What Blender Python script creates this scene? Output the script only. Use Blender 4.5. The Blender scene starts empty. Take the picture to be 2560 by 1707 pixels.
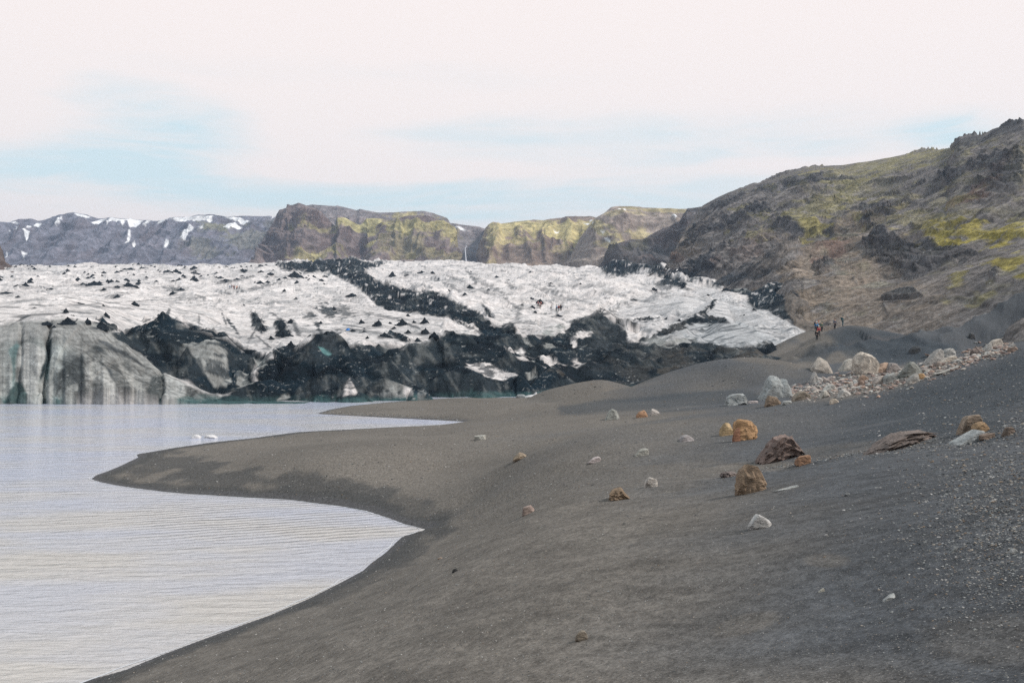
import bpy, bmesh, math, random
import numpy as np
from mathutils import Vector
R = math.radians
C = bpy.context.scene.collection
scene = bpy.context.scene

# ------------------------------------------------------------------ camera, sky, sun, exposure
F, PX0, PY0, H = 2489.0, 1280.0, 800.0, 10.0          # focal length in photo pixels, principal column, horizon row, eye height over the lake
cam = bpy.data.objects.new("camera", bpy.data.cameras.new("camera"))
C.objects.link(cam)
cam.location = (0, 0, H)
cam.rotation_euler = (R(90), 0, 0)
cam.data.sensor_width = 36.0
cam.data.lens = 36.0 * F / 2560.0
cam.data.shift_y = -53.5 / 2560.0
cam.data.clip_start = 0.1
cam.data.clip_end = 30000
scene.camera = cam

SUN_EL, SUN_AZ = 44.0, 108.0          # azimuth from +Y towards +X
world = bpy.data.worlds.new("World")
scene.world = world
world.use_nodes = True
nt = world.node_tree
for n in list(nt.nodes): nt.nodes.remove(n)

class NT:
    def __init__(s, tree): s.t = tree
    def n(s, typ, **kw):
        nd = s.t.nodes.new(typ)
        ins = kw.pop("ins", {})
        for k, v in kw.items(): setattr(nd, k, v)
        for k, v in ins.items(): s.set(nd.inputs[k], v)
        return nd
    def set(s, sock, v):
        if isinstance(v, bpy.types.NodeSocket): s.t.links.new(v, sock)
        else: sock.default_value = v
    def math(s, op, a, b=None, c=None, clamp=False):
        nd = s.n("ShaderNodeMath", operation=op, use_clamp=clamp)
        s.set(nd.inputs[0], a)
        if b is not None: s.set(nd.inputs[1], b)
        if c is not None: s.set(nd.inputs[2], c)
        return nd.outputs[0]
    def vmath(s, op, a, b=None):
        nd = s.n("ShaderNodeVectorMath", operation=op)
        s.set(nd.inputs[0], a)
        if b is not None: s.set(nd.inputs[1], b)
        return nd.outputs["Value"] if op in ("LENGTH", "DOT_PRODUCT") else nd.outputs[0]
    def noise(s, vec, scale, detail=4, rough=0.5, dist=0.0, out=0):
        nd = s.n("ShaderNodeTexNoise", ins={"Scale": scale, "Detail": detail, "Roughness": rough, "Distortion": dist})
        s.set(nd.inputs["Vector"], vec)
        return nd.outputs[out]
    def mix(s, fac, a, b, blend="MIX"):
        nd = s.n("ShaderNodeMix", data_type="RGBA", blend_type=blend)
        s.set(nd.inputs["Factor"], fac)
        s.set(nd.inputs["A"], a if not isinstance(a, tuple) or len(a) == 4 else (*a, 1))
        s.set(nd.inputs["B"], b if not isinstance(b, tuple) or len(b) == 4 else (*b, 1))
        for o in nd.outputs:
            if o.type == "RGBA": return o
    def ramp(s, v, lo, hi, a=0.0, b=1.0):
        nd = s.n("ShaderNodeMapRange", interpolation_type="SMOOTHSTEP")
        s.set(nd.inputs["Value"], v)
        for k, x in (("From Min", lo), ("From Max", hi), ("To Min", a), ("To Max", b)): s.set(nd.inputs[k], x)
        return nd.outputs[0]
    def mapping(s, vec, scale=(1, 1, 1), rot=(0, 0, 0), loc=(0, 0, 0)):
        nd = s.n("ShaderNodeMapping")
        s.set(nd.inputs["Vector"], vec)
        nd.inputs["Scale"].default_value = scale; nd.inputs["Rotation"].default_value = rot; nd.inputs["Location"].default_value = loc
        return nd.outputs[0]

w = NT(nt)
SKY_STRENGTH = 0.1
sky = w.n("ShaderNodeTexSky", sky_type="NISHITA", sun_disc=False, sun_elevation=R(SUN_EL), sun_rotation=R(SUN_AZ), altitude=50, air_density=1.0, dust_density=1.0, ozone_density=1.0)
tc = w.n("ShaderNodeTexCoord")
d = tc.outputs["Generated"]
warp = w.noise(w.mapping(d, (4, 4, 20)), 1.0, 6, 0.6, 0.3, 1)
dw = w.vmath("ADD", d, w.vmath("MULTIPLY", w.vmath("SUBTRACT", warp, (0.5, 0.5, 0.5)), (0.22, 0.22, 0.055)))
def gap(px, py, wx, wy, gain):        # an opening in the thin cloud, as a patch of directions
    v = Vector(((px - PX0) / F, 1.0, (PY0 - py) / F)).normalized()
    q = w.vmath("MULTIPLY", w.vmath("SUBTRACT", dw, tuple(v)), (F / wx, F / wx, F / wy))
    L = w.vmath("LENGTH", q)
    return w.math("MULTIPLY", w.ramp(L, 1.0, 0.0), gain)
gaps = [gap(370, 300, 330, 120, 0.75), gap(230, 405, 540, 85, 0.85), gap(700, 490, 1100, 65, 0.7), gap(1500, 520, 900, 110, 0.5), gap(1650, 400, 800, 170, 0.30),
        gap(1850, 340, 600, 80, 0.35), gap(2350, 345, 200, 75, 1.1), gap(1200, 340, 330, 60, 0.40), gap(1000, 430, 900, 40, -0.35), gap(1950, 425, 500, 40, -0.3), gap(900, 190, 800, 40, 0.10), gap(-700, 400, 700, 130, 0.5),
        gap(60, 545, 160, 16, -0.3)]
g = gaps[0]
for x in gaps[1:]: g = w.math("ADD", g, x)
sep = w.n("ShaderNodeSeparateXYZ"); w.set(sep.inputs[0], d)
wisp = w.noise(w.mapping(d, (2.6, 2.6, 20), (0, R(4), 0)), 1.6, 8, 0.62, 0.5)
high = w.ramp(sep.outputs[2], 0.34, 0.75)
g = w.math("ADD", g, w.math("MULTIPLY", high, w.ramp(wisp, 0.36, 0.62, 0.35, 1.0)))
g = w.math("MULTIPLY", g, w.ramp(wisp, 0.34, 0.60, 0.45, 1.3))
g = w.math("MINIMUM", w.math("MAXIMUM", g, 0.0), 0.9)
cl = w.mix(w.ramp(sep.outputs[2], 0.0, 0.35), (9.5, 8.95, 8.8), (9.75, 8.9, 8.65))
cl = w.mix(w.ramp(sep.outputs[2], 0.36, 0.8), cl, (6.3, 6.7, 7.4))
back = w.ramp(sep.outputs[1], 0.25, -0.6)
cl = w.mix(back, cl, (6.4, 6.5, 6.8))
skyc = w.mix(0.80, sky.outputs[0], (7.4, 9.3, 9.8))
col = w.mix(g, cl, skyc)
bg = w.n("ShaderNodeBackground", ins={"Strength": SKY_STRENGTH}); w.set(bg.inputs[0], col)
wo = w.n("ShaderNodeOutputWorld"); w.set(wo.inputs[0], bg.outputs[0])

sl = bpy.data.lights.new("sun", "SUN"); sl.energy = 3.2; sl.angle = R(11); sl.color = (1.0, 0.95, 0.9)
sun = bpy.data.objects.new("sun", sl); C.objects.link(sun)
sd_ = Vector((math.sin(R(SUN_AZ)) * math.cos(R(SUN_EL)), math.cos(R(SUN_AZ)) * math.cos(R(SUN_EL)), math.sin(R(SUN_EL))))
sun.rotation_euler = sd_.to_track_quat("Z", "Y").to_euler()
scene.view_settings.view_transform = "Standard"
scene.view_settings.look = "None"
scene.view_settings.exposure = 0.06
scene.view_settings.gamma = 1.0
scene.cycles.max_bounces = 6
scene.cycles.volume_bounces = 0
scene.cycles.use_denoising = False

# ------------------------------------------------------------------ helpers
def wp(px, py, D):
    return np.array([(px - PX0) / F * D, D, H + (PY0 - py) / F * D])
def hash2(ix, iy, seed):
    h = (ix.astype(np.int64) * 374761393 + iy.astype(np.int64) * 668265263 + seed * 1442695041) & 0xffffffff
    h = ((h ^ (h >> 13)) * 1274126177) & 0xffffffff
    return (h ^ (h >> 16)) & 0xffff
def pn(x, y, seed=0):
    xi, yi = np.floor(x), np.floor(y)
    fx, fy = x - xi, y - yi
    xi = xi.astype(np.int64); yi = yi.astype(np.int64)
    u = fx * fx * fx * (fx * (fx * 6 - 15) + 10); v = fy * fy * fy * (fy * (fy * 6 - 15) + 10)
    def gr(ix, iy, dx, dy):
        a = hash2(ix, iy, seed) * (2 * np.pi / 65536.0)
        return np.cos(a) * dx + np.sin(a) * dy
    a = gr(xi, yi, fx, fy); b = gr(xi + 1, yi, fx - 1, fy); c = gr(xi, yi + 1, fx, fy - 1); e = gr(xi + 1, yi + 1, fx - 1, fy - 1)
    return (a + u * (b - a) + v * (c + u * (e - c) - (a + u * (b - a)))) * 1.5
def fbm(x, y, octv=5, seed=0, gain=0.5):
    o = 0; a = 1; f = 1
    for i in range(octv):
        o = o + a * pn(x * f + 17.3 * i, y * f - 9.1 * i, seed + i); a *= gain; f *= 2.03
    return o
def ridged(x, y, octv=5, seed=0, gain=0.5):
    o = 0; a = 1; f = 1; wgt = 1
    for i in range(octv):
        n = (1 - np.abs(pn(x * f + 11.1 * i, y * f + 5.7 * i, seed + i) * 1.4)); n = np.clip(n, 0, 1) ** 2 * wgt
        o = o + a * n; wgt = np.clip(n * 2, 0, 1); a *= gain; f *= 2.07
    return o
def sstep(x, a, b):
    t = np.clip((x - a) / (b - a), 0, 1); return t * t * (3 - 2 * t)
def lerp(a, b, t): return a + (b - a) * t
def sdpoly(px, py, pts):
    """signed distance to a closed polygon, positive inside"""
    pts = np.asarray(pts, float)
    d2 = np.full(px.shape, 1e18); ins = np.zeros(px.shape, bool)
    for i in range(len(pts)):
        ax, ay = pts[i - 1]; bx, by = pts[i]
        ex, ey = bx - ax, by - ay; L = ex * ex + ey * ey + 1e-12
        t = np.clip(((px - ax) * ex + (py - ay) * ey) / L, 0, 1)
        d2 = np.minimum(d2, (px - ax - t * ex) ** 2 + (py - ay - t * ey) ** 2)
        cond = ((ay > py) != (by > py)) & (px < (bx - ax) * (py - ay) / (by - ay + 1e-12) + ax)
        ins ^= cond
    d_ = np.sqrt(d2)
    return np.where(ins, d_, -d_)
def zoomer(ox, oy, s):
    return lambda pts: [(ox + p[0] / s, oy + p[1] / s) for p in pts]
Z1 = zoomer(0, 450, 2.6133); Z2 = zoomer(800, 450, 2.6133); Z3 = zoomer(1660, 250, 2.6133); Z4 = zoomer(1660, 750, 2.6133)
Z9 = zoomer(1280, 700, 5.88); ZA = zoomer(1560, 640, 4.704); ZB = zoomer(540, 780, 4.2)
def polymask(px, py, pts, soft, warpx=0, warpy=0):
    pts = np.asarray(pts, float); out = np.zeros(px.shape)
    m = (px > pts[:, 0].min() - 3 * soft - 20) & (px < pts[:, 0].max() + 3 * soft + 20) & (py > pts[:, 1].min() - 3 * soft - 20) & (py < pts[:, 1].max() + 3 * soft + 20)
    if m.any():
        wx = warpx[m] if isinstance(warpx, np.ndarray) else warpx; wy = warpy[m] if isinstance(warpy, np.ndarray) else warpy
        out[m] = sstep(sdpoly(px[m] + wx, py[m] + wy, pts), -soft, soft)
    return out
def blob(px, py, cx, cy, rx, ry, ang=0.0, warp=0):
    a = R(ang); dx, dy = px - cx, py - cy
    u = (dx * math.cos(a) + dy * math.sin(a)) / rx; v = (-dx * math.sin(a) + dy * math.cos(a)) / ry
    return sstep(np.sqrt(u * u + v * v) + warp, 1.25, 0.65)

def tag(o, label=None, cat=None, group=None, kind=None):
    if label: o["label"] = label
    if cat: o["category"] = cat
    if group: o["group"] = group
    if kind: o["kind"] = kind
    return o
def link(name, me, mat=None, parent=None):
    o = bpy.data.objects.new(name, me); C.objects.link(o)
    if mat is not None: me.materials.clear(); me.materials.append(mat)
    if parent is not None: o.parent = parent
    return o
def mesh_np(name, V, faces, col=None, smooth=True):
    """V (n,3), faces (m,k) int array"""
    me = bpy.data.meshes.new(name)
    m, k = faces.shape
    me.vertices.add(len(V)); me.vertices.foreach_set("co", np.ascontiguousarray(V, np.float32).ravel())
    me.loops.add(m * k); me.loops.foreach_set("vertex_index", np.ascontiguousarray(faces, np.int32).ravel())
    me.polygons.add(m); me.polygons.foreach_set("loop_start", np.arange(0, m * k, k, dtype=np.int32))
    me.polygons.foreach_set("loop_total", np.full(m, k, np.int32))
    me.polygons.foreach_set("use_smooth", np.full(m, smooth, bool))
    me.update(calc_edges=True)
    if col is not None:
        at = me.color_attributes.new("Col", "FLOAT_COLOR", "POINT")
        c4 = np.ones((len(V), 4), np.float32); c4[:, :3] = col.reshape(-1, 3)
        at.data.foreach_set("color", c4.ravel())
    return me
def grid_obj(name, X, Y, Z, col, mat):
    nr, nc = X.shape
    V = np.stack([X, Y, Z], -1).reshape(-1, 3)
    i = np.arange(nr * nc).reshape(nr, nc)
    f = np.stack([i[:-1, :-1], i[:-1, 1:], i[1:, 1:], i[1:, :-1]], -1).reshape(-1, 4)
    return link(name, mesh_np(name, V, f, col), mat)

# ------------------------------------------------------------------ materials
def new_mat(name):
    m = bpy.data.materials.new(name); m.use_nodes = True
    t = m.node_tree
    for n in list(t.nodes): t.nodes.remove(n)
    k = NT(t)
    out = k.n("ShaderNodeOutputMaterial"); b = k.n("ShaderNodeBsdfPrincipled")
    k.t.links.new(b.outputs[0], out.inputs[0])
    return m, k, b
def bump(k, b, height, strength, dist, normal=None):
    nd = k.n("ShaderNodeBump", ins={"Strength": strength, "Distance": dist})
    k.set(nd.inputs["Height"], height)
    if normal is not None: k.set(nd.inputs["Normal"], normal)
    return nd.outputs[0]
def terrain_mat(name, scale, amp=0.35, bdist=0.3, streak=(1, 1, 1), srot=(0, 0, 0), samp=0.3, rough=0.9, spec=0.2, bstr=0.7, speck=0.0, sscale=1.0, speckcol=(0.32, 0.31, 0.29), fleck=False):
    m, k, b = new_mat(name)
    at = k.n("ShaderNodeVertexColor", layer_name="Col").outputs[0]
    gco = k.n("ShaderNodeNewGeometry").outputs["Position"]
    n1 = k.noise(gco, scale, 8, 0.62)
    n2 = k.noise(k.mapping(gco, streak, srot), sscale, 6, 0.6, 0.3)
    n3 = k.noise(gco, scale * 0.13, 5, 0.6)
    f = k.math("MULTIPLY", k.ramp(n1, 0.3, 0.7, 1 - amp, 1 + amp), k.ramp(n2, 0.32, 0.68, 1 - samp, 1 + samp))
    f = k.math("MULTIPLY", f, k.ramp(n3, 0.3, 0.7, 0.86, 1.14))
    cmb = k.n("ShaderNodeCombineColor")
    for i in range(3): k.set(cmb.inputs[i], f)
    c = k.mix(1.0, at, cmb.outputs[0], "MULTIPLY")
    if speck > 0:
        vo = k.n("ShaderNodeTexVoronoi", ins={"Scale": scale * 2.2}); k.set(vo.inputs["Vector"], gco)
        vc = k.n("ShaderNodeSeparateColor"); k.set(vc.inputs[0], vo.outputs["Color"])
        mask = k.math("MULTIPLY", k.ramp(vc.outputs[0], 1 - speck, 1 - speck + 0.01), k.ramp(vo.outputs["Distance"], 0.42, 0.3))
        c = k.mix(mask, c, speckcol)
    if fleck:
        fl = k.noise(k.mapping(gco, (1.0, 0.35, 2.2), (0, R(35), R(20))), 1.5, 5, 0.6)
        c = k.mix(k.math("MULTIPLY", k.ramp(fl, 0.60, 0.66), k.ramp(n3, 0.46, 0.58, 0, 0.8)), c, (0.25, 0.25, 0.245))  # pale flecks painted in as glints on ash, dirt spots on white ice
    k.set(b.inputs["Base Color"], c)
    b.inputs["Roughness"].default_value = rough; b.inputs["Specular IOR Level"].default_value = spec
    h = k.math("ADD", k.math("MULTIPLY", n1, 1.0), k.math("MULTIPLY", n2, 0.7))
    k.set(b.inputs["Normal"], bump(k, b, h, bstr, bdist))
    return m
M_ICE = terrain_mat("glacier_ice_and_ash", 1.5, 0.18, 0.5, (0.10, 0.7, 0.6), (0, 0, R(-18)), 0.16, 0.8, 0.10, 0.6, sscale=1.3, fleck=True)
M_GROUND = terrain_mat("black_sand", 34.0, 0.40, 0.010, (2.2, 0.75, 1.6), (0, 0, R(-23)), 0.22, 0.95, 0.15, 0.9, 0.10, sscale=5.0, speckcol=(0.24, 0.225, 0.205))
M_SLOPE = terrain_mat("mountain_scree", 0.75, 0.42, 1.3, (0.16, 0.5, 0.35), (0, R(30), R(12)), 0.22, 0.95, 0.1, 0.75, 0.02, sscale=0.6)
M_FAR = terrain_mat("far_cliffs", 0.085, 0.30, 9.0, (0.35, 0.35, 1.0), (0, 0, 0), 0.20, 0.95, 0.1, 0.8, sscale=0.10)

def rock_mat():
    m, k, b = new_mat("rock")
    oc = k.n("ShaderNodeObjectInfo"); tco = k.n("ShaderNodeTexCoord").outputs["Object"]
    rnd = k.math("MULTIPLY", oc.outputs["Random"], 40.0)
    cx = k.n("ShaderNodeCombineXYZ"); k.set(cx.inputs[0], rnd); k.set(cx.inputs[1], rnd)
    v = k.vmath("ADD", tco, cx.outputs[0])
    n1 = k.noise(v, 3.2, 8, 0.65, 0.4); n2 = k.noise(v, 0.9, 4, 0.6); n3 = k.noise(k.mapping(v, (1, 1, 3.0), (0.5, 0.3, 0)), 5.0, 5, 0.6)
    c = k.mix(k.ramp(n2, 0.35, 0.65, 0, 0.45), oc.outputs["Color"], k.mix(0.55, oc.outputs["Color"], (0.10, 0.075, 0.06)))
    f = k.math("MULTIPLY", k.ramp(n1, 0.28, 0.72, 0.62, 1.3), k.ramp(n3, 0.3, 0.7, 0.85, 1.12))
    cmb = k.n("ShaderNodeCombineColor")
    for i in range(3): k.set(cmb.inputs[i], f)
    k.set(b.inputs["Base Color"], k.mix(1.0, c, cmb.outputs[0], "MULTIPLY"))
    b.inputs["Roughness"].default_value = 0.85; b.inputs["Specular IOR Level"].default_value = 0.25
    k.set(b.inputs["Normal"], bump(k, b, k.math("ADD", n1, n3), 0.75, 0.09))
    return m
M_ROCK = rock_mat()
def cone_mat():
    m, k, b = new_mat("black_ash")
    gco = k.n("ShaderNodeNewGeometry").outputs["Position"]
    n1 = k.noise(gco, 1.2, 7, 0.65); n2 = k.noise(gco, 5.0, 5, 0.6)
    c = k.mix(k.ramp(n1, 0.35, 0.7), (0.010, 0.015, 0.021), (0.026, 0.033, 0.040))
    c = k.mix(k.ramp(n2, 0.66, 0.76, 0, 0.5), c, (0.2, 0.2, 0.2))
    k.set(b.inputs["Base Color"], c); b.inputs["Roughness"].default_value = 0.85; b.inputs["Specular IOR Level"].default_value = 0.1
    k.set(b.inputs["Normal"], bump(k, b, n1, 0.8, 0.5))
    return m
M_CONE = cone_mat()
def plain(name, colr, rough=0.8, nscale=2.0):
    m, k, b = new_mat(name)
    tco = k.n("ShaderNodeTexCoord").outputs["Object"]
    n = k.noise(tco, nscale, 5, 0.6)
    f = k.ramp(n, 0.3, 0.7, 0.75, 1.2)
    k.set(b.inputs["Base Color"], k.mix(k.ramp(n, 0.3, 0.7), tuple(x * 0.75 for x in colr), tuple(min(1, x * 1.15) for x in colr)))
    b.inputs["Roughness"].default_value = rough
    k.set(b.inputs["Normal"], bump(k, b, n, 0.5, 0.1))
    return m
def objcol_mat(name, rough=0.85, nscale=30):
    m, k, b = new_mat(name)
    oc = k.n("ShaderNodeObjectInfo").outputs["Color"]; tco = k.n("ShaderNodeTexCoord").outputs["Object"]
    n = k.noise(tco, nscale, 3, 0.6)
    cmb = k.n("ShaderNodeCombineColor"); f = k.ramp(n, 0.3, 0.7, 0.8, 1.15)
    for i in range(3): k.set(cmb.inputs[i], f)
    k.set(b.inputs["Base Color"], k.mix(1.0, oc, cmb.outputs[0], "MULTIPLY")); b.inputs["Roughness"].default_value = rough
    return m

# ------------------------------------------------------------------ shoreline of the lake (photo outline carried to the lake level)
shore_px = [(217,1701),(314,1674),(406,1636),(483,1607),(589,1568),(676,1537),(773,1496),(850,1457),(908,1426),(930,1406),(966,1380),(990,1356),(1009,1339),
 (1038,1336),(1065,1322),(1014,1310),(975,1295),(917,1276),(845,1264),(724,1249),(604,1242),(483,1235),(401,1228),(338,1220),(290,1213),(251,1205),(227,1197),
 (241,1187),(270,1177),(299,1165),(324,1153),(345,1143),(340,1135),(377,1129),(435,1119),(531,1105),(628,1095),(748,1079),(869,1073),(990,1067),(1100,1062),
 (1165,1054),(1068,1049),(1030,1047),(915,1041),(838,1037),(800,1035),(794,1033),(823,1024),(877,1014),(972,1005),(1068,998),(1144,994),(1297,993)]
def lake_xy(p):
    D = H * F / (p[1] - PY0); return ((p[0] - PX0) / F * D, D)
shore = [(-16.5, -40), (-16, 0), (-14.8, 12), (-13.6, 20)] + [lake_xy(p) for p in shore_px] + [(14, 136), (40, 150), (90, 170), (400, 400), (500, -40)]
shore_a = np.array(shore)

# thin-plate surface through hand-set heights
ctl = [(1280,1707,7.5),(2560,1707,4.2),(1900,1707,5.5),(700,1700,14),(450,1700,20),(1280,1500,13),(1700,1500,10),(2200,1500,7.2),(2560,1400,6.5),(1280,1400,19),
 (1150,1425,20.5),(1280,1320,31),(1700,1320,17),(2100,1300,12.5),(2560,1200,10.5),(900,1500,27),(1000,1500,22),(1880,1232,21),(1550,1251,26),(1320,1285,29),(2100,1180,20),(2300,1110,24),
 (2440,1080,25),(2560,1082,22),(1630,1218,28.5),(1958,1154,31),(1868,1100,40),(1718,1104,44),(1605,1139,39),(1487,1157,40),(1302,1149,50),(1200,1100,69),(1120,1250,51),(1180,1290,42.5),(1230,1230,47),
 (800,1180,58),(500,1180,63),(1000,1130,62),(1100,1180,60),(900,1100,76),(1200,1060,88),(1531,1049,72),(1606,1044,74),(1400,1060,76),(1700,1030,78),(1844,1013,80),(1935,1013,78),
 (2088,1009,74),(2000,1018,70),(2200,962,64),(2350,915,58),(2560,858,50),(2300,1030,42),(2450,1000,36),(2560,980,31),(2100,1070,42),(1943,995,84),(2060,985,84),(2060,938,101),
 (2170,936,99),(2282,940,91),(2234,953,88),(2356,911,99),(2378,926,86),(2450,882,106),(2494,867,111),(2560,852,116),(1600,1012,90),(1800,1008,92),(1950,960,100),(2100,930,122),
 (2300,882,140),(2500,850,150),(1950,905,140),(1450,1003,110),(1250,1010,112),(1000,1020,112),(1600,985,125),(1300,992,135),(2800,830,60),(2900,840,120),(3000,1000,20),(2900,1400,5.5),(2300,860,180),(2600,840,190)]
cpts = []
for (px, py, D) in ctl:
    p = wp(px, py, D); cpts.append((p[0], p[1], p[2]))
cpts += [(0, 1.0, 8.3), (2.5, 1.0, 9.2), (-3, 1.5, 7.0), (0, 3.5, 7.9), (-8, 5, 4.5), (8, 1, 10.5)]
cp = np.array(cpts)
W_SH = 6.0
def warpc(x, y):
    r = np.sqrt(x * x + y * y) + 1.0
    return np.arctan2(x, y + 1.0) * 1.3, np.log(r)
sdc = sdpoly(cp[:, 0], cp[:, 1], shore_a)
zt = cp[:, 2] / (1 - np.exp(-np.maximum(sdc, 0.8) / W_SH))
ca, cb = warpc(cp[:, 0], cp[:, 1])
def tps(r2): return np.where(r2 > 1e-12, 0.5 * r2 * np.log(r2 + 1e-12), 0.0)
n_ = len(cp)
K = tps((ca[:, None] - ca[None]) ** 2 + (cb[:, None] - cb[None]) ** 2) + np.eye(n_) * 0.0015
P = np.stack([np.ones(n_), ca, cb], 1)
A = np.zeros((n_ + 3, n_ + 3)); A[:n_, :n_] = K; A[:n_, n_:] = P; A[n_:, :n_] = P.T
sol = np.linalg.solve(A, np.concatenate([zt, np.zeros(3)]))
def tps_eval(x, y):
    a, b = warpc(x, y); o = sol[n_] + sol[n_ + 1] * a + sol[n_ + 2] * b
    for i in range(n_): o = o + sol[i] * tps((a - ca[i]) ** 2 + (b - cb[i]) ** 2)
    return o

def dens(p, n=4):
    p = np.asarray(p, float)
    for _ in range(2): p = np.concatenate([p[:1], np.stack([0.75 * p[:-1] + 0.25 * p[1:], 0.25 * p[:-1] + 0.75 * p[1:]], 1).reshape(-1, p.shape[1]), p[-1:]])
    return p
def ridge_h(X, Y, pts3, sf, sb, r=0.3, wf=None, spur=0.0, seed=0, wl=6.0):
    """height of a ridge whose crest runs through pts3; sf / sb: slope towards / away from the lake side; wf: width of a bulging front"""
    pts3 = np.asarray(pts3, float); out = np.full(X.shape, -99.0)
    zt_ = pts3[:, 2].max() + 4; reach = zt_ / min(sf, sb) + 2 if wf is None else max(zt_ / sb + 2, 14)
    reach = min(reach, 60)
    m = (X > pts3[:, 0].min() - reach) & (X < pts3[:, 0].max() + reach) & (Y > pts3[:, 1].min() - reach) & (Y < pts3[:, 1].max() + reach)
    if not m.any(): return out
    x, y = X[m], Y[m]
    best = np.full(x.shape, 1e18); zc = np.zeros(x.shape); yn = np.zeros(x.shape)
    for i in range(len(pts3) - 1):
        a, b = pts3[i], pts3[i + 1]; ex, ey = b[0] - a[0], b[1] - a[1]; L = ex * ex + ey * ey + 1e-9
        t = np.clip(((x - a[0]) * ex + (y - a[1]) * ey) / L, 0, 1)
        d2 = (x - a[0] - t * ex) ** 2 + (y - a[1] - t * ey) ** 2
        k = d2 < best; best[k] = d2[k]; zc[k] = (a[2] + t * (b[2] - a[2]))[k]; yn[k] = (a[1] + t * ey)[k]
    dd = np.sqrt(best)
    front = y < yn
    if spur: dd = dd * (1 + spur * (ridged(x / wl, y / wl, 3, seed) - 0.8)) 
    dd2 = np.sqrt(dd * dd + r * r) - r
    s = np.where(front, sf, sb)
    h = zc - s * dd2
    if wf is not None:
        hb = zc * np.clip(1 - (dd / wf) ** 2.6, 0, 1) ** 0.95 - np.where(dd > wf, (dd - wf) * 3, 0)
        h = np.where(front, hb, h)
    out[m] = h
    return out
def pts3(p2, D):
    if not isinstance(D, (list, tuple)): D = [D] * len(p2)
    if len(D) == 2 and len(p2) > 2:
        D = list(np.linspace(D[0], D[1], len(p2)))
    return [wp(p[0], p[1], d_) for p, d_ in zip(p2, D)]

# ------------------------------------------------------------------ ground: black sand beach, dunes, moraine
gu = np.concatenate([np.linspace(-1.6, -0.56, 60)[:-1], np.linspace(-0.56, 0.62, 900), np.linspace(0.62, 2.4, 90)[1:]])
gD = np.concatenate([[-30, -20, -12, -7, -4, -2, -0.5, 0.8, 1.6], np.exp(np.linspace(math.log(2.4), math.log(215), 900))])
def ground_height(X, Y):
    sd = sdpoly(X, Y, shore_a)
    zl = np.maximum(tps_eval(X, Y), 0.25)
    z = np.where(sd > 0, zl * (1 - np.exp(-np.maximum(sd, 0) / W_SH)), np.maximum(sd * 0.12, -3.5))
    land = np.clip(sd / 4, 0, 1)
    def rr(p2, D, s1, s2, r):
        nonlocal z
        z = np.maximum(z, ridge_h(X, Y, dens(pts3(p2, D)), s1, s2, r))
    # low mound by the ice and the long round hill
    rr([(1343,1000),(1386,975),(1430,957),(1496,947),(1530,952),(1570,972)], [118,119,120,121,121,120], 0.42, 0.3, 3.0)
    rr([(1389,1007),(1487,985),(1560,974),(1602,968),(1659,957),(1700,940),(1731,927),(1770,903),(1832,893),(1897,892),(1943,899),(1989,906),(2050,922),(2092,936)], [104,105,106,107,108,109,110,111,112,112,112,112,113,114], 0.30, 0.35, 5.0)
    # moraine with the path of the walkers
    rr([(1909,897),(1966,866),(1995,845),(2020,828),(2040,824),(2060,829),(2085,826)], [158,164,168,172,173,174,175], 0.62, 0.5, 1.2)
    rr([(2040,860),(2075,836),(2095,822),(2115,813),(2154,814),(2188,822),(2234,832),(2290,842),(2360,856)], [158,160,162,163,163,163,162,160,156], 0.45, 0.5, 2.2)
    rr([(1985,900),(2020,872),(2046,855),(2080,852),(2110,868)], [146,148,150,150,148], 0.8, 0.6, 0.6)
    rr([(2180,890),(2230,875),(2290,868),(2350,880)], [140,140,138,134], 0.35, 0.3, 1.5)
    sc = np.clip(Y / 60, 0.05, 1.0)
    z = z + land * (fbm(X / 9, Y / 9, 3, 5) * 0.16 * sc + fbm(X / 2.2, Y / 2.2, 2, 9) * 0.035 * (0.4 + sc) * sstep(Y, 120, 70) + (fbm((0.39 * X - 0.92 * Y) / 1.5, (0.92 * X + 0.39 * Y) / 0.34, 3, 12) * 0.013) * sstep(Y, 30, 12))
    far_r = sstep(Y, 125, 150) * land
    z = z + far_r * (ridged(X / 9, Y / 9, 4, 31) - 0.7) * 0.9
    # dry gully that carries the line of stones
    gx = [wp(*p) for p in [(1500,1232,27.5),(1700,1205,27.5),(1880,1180,27),(2100,1140,26),(2300,1118,24.5),(2430,1108,23.5),(2560,1100,21)]]
    gl = ridge_h(X, Y, [(p[0], p[1], 0.22) for p in gx], 0.2, 0.2, 0.15)
    z = z - np.clip(gl, 0, 1) * 0.9
    return z, sd
GX = gu[None, :] * np.maximum(gD, 14 * 0 + 1.0)[:, None] + np.where(gD < 1, 0, 0)[:, None]
GX = gu[None, :] * np.maximum(gD, 6.0)[:, None] * np.where(gD < 6, 1, 1)[:, None]
GY = np.repeat(gD[:, None], len(gu), 1)
GX = np.where(GY < 6, gu[None, :] * (3.5 + 2.5 * np.clip(GY, 0, 6) / 6 + np.clip(-GY, 0, 40)), GX)
GZ, GSD = ground_height(GX, GY)
kf = np.array([1, 4, 6, 4, 1]) / 16.0
GZs = GZ.copy()
for _ in range(4):
    for ax in (0, 1):
        GZs = np.apply_along_axis(lambda v: np.convolve(np.pad(v, 2, mode="edge"), kf, "valid"), ax, GZs)
wsm = sstep(GY, 60, 80) * sstep(GY, 128, 120) * sstep(GSD, 2.0, 4.0)
GZ = lerp(GZ, GZs, wsm)
def bil(field, x, y):
    """field value at a ground point (y >= 6 m)"""
    j = np.clip(np.searchsorted(gD, y) - 1, 0, len(gD) - 2); tj = (y - gD[j]) / (gD[j + 1] - gD[j])
    def row(jj):
        return np.interp(x, GX[jj], field[jj])
    return row(j) * (1 - tj) + row(j + 1) * tj
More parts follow.
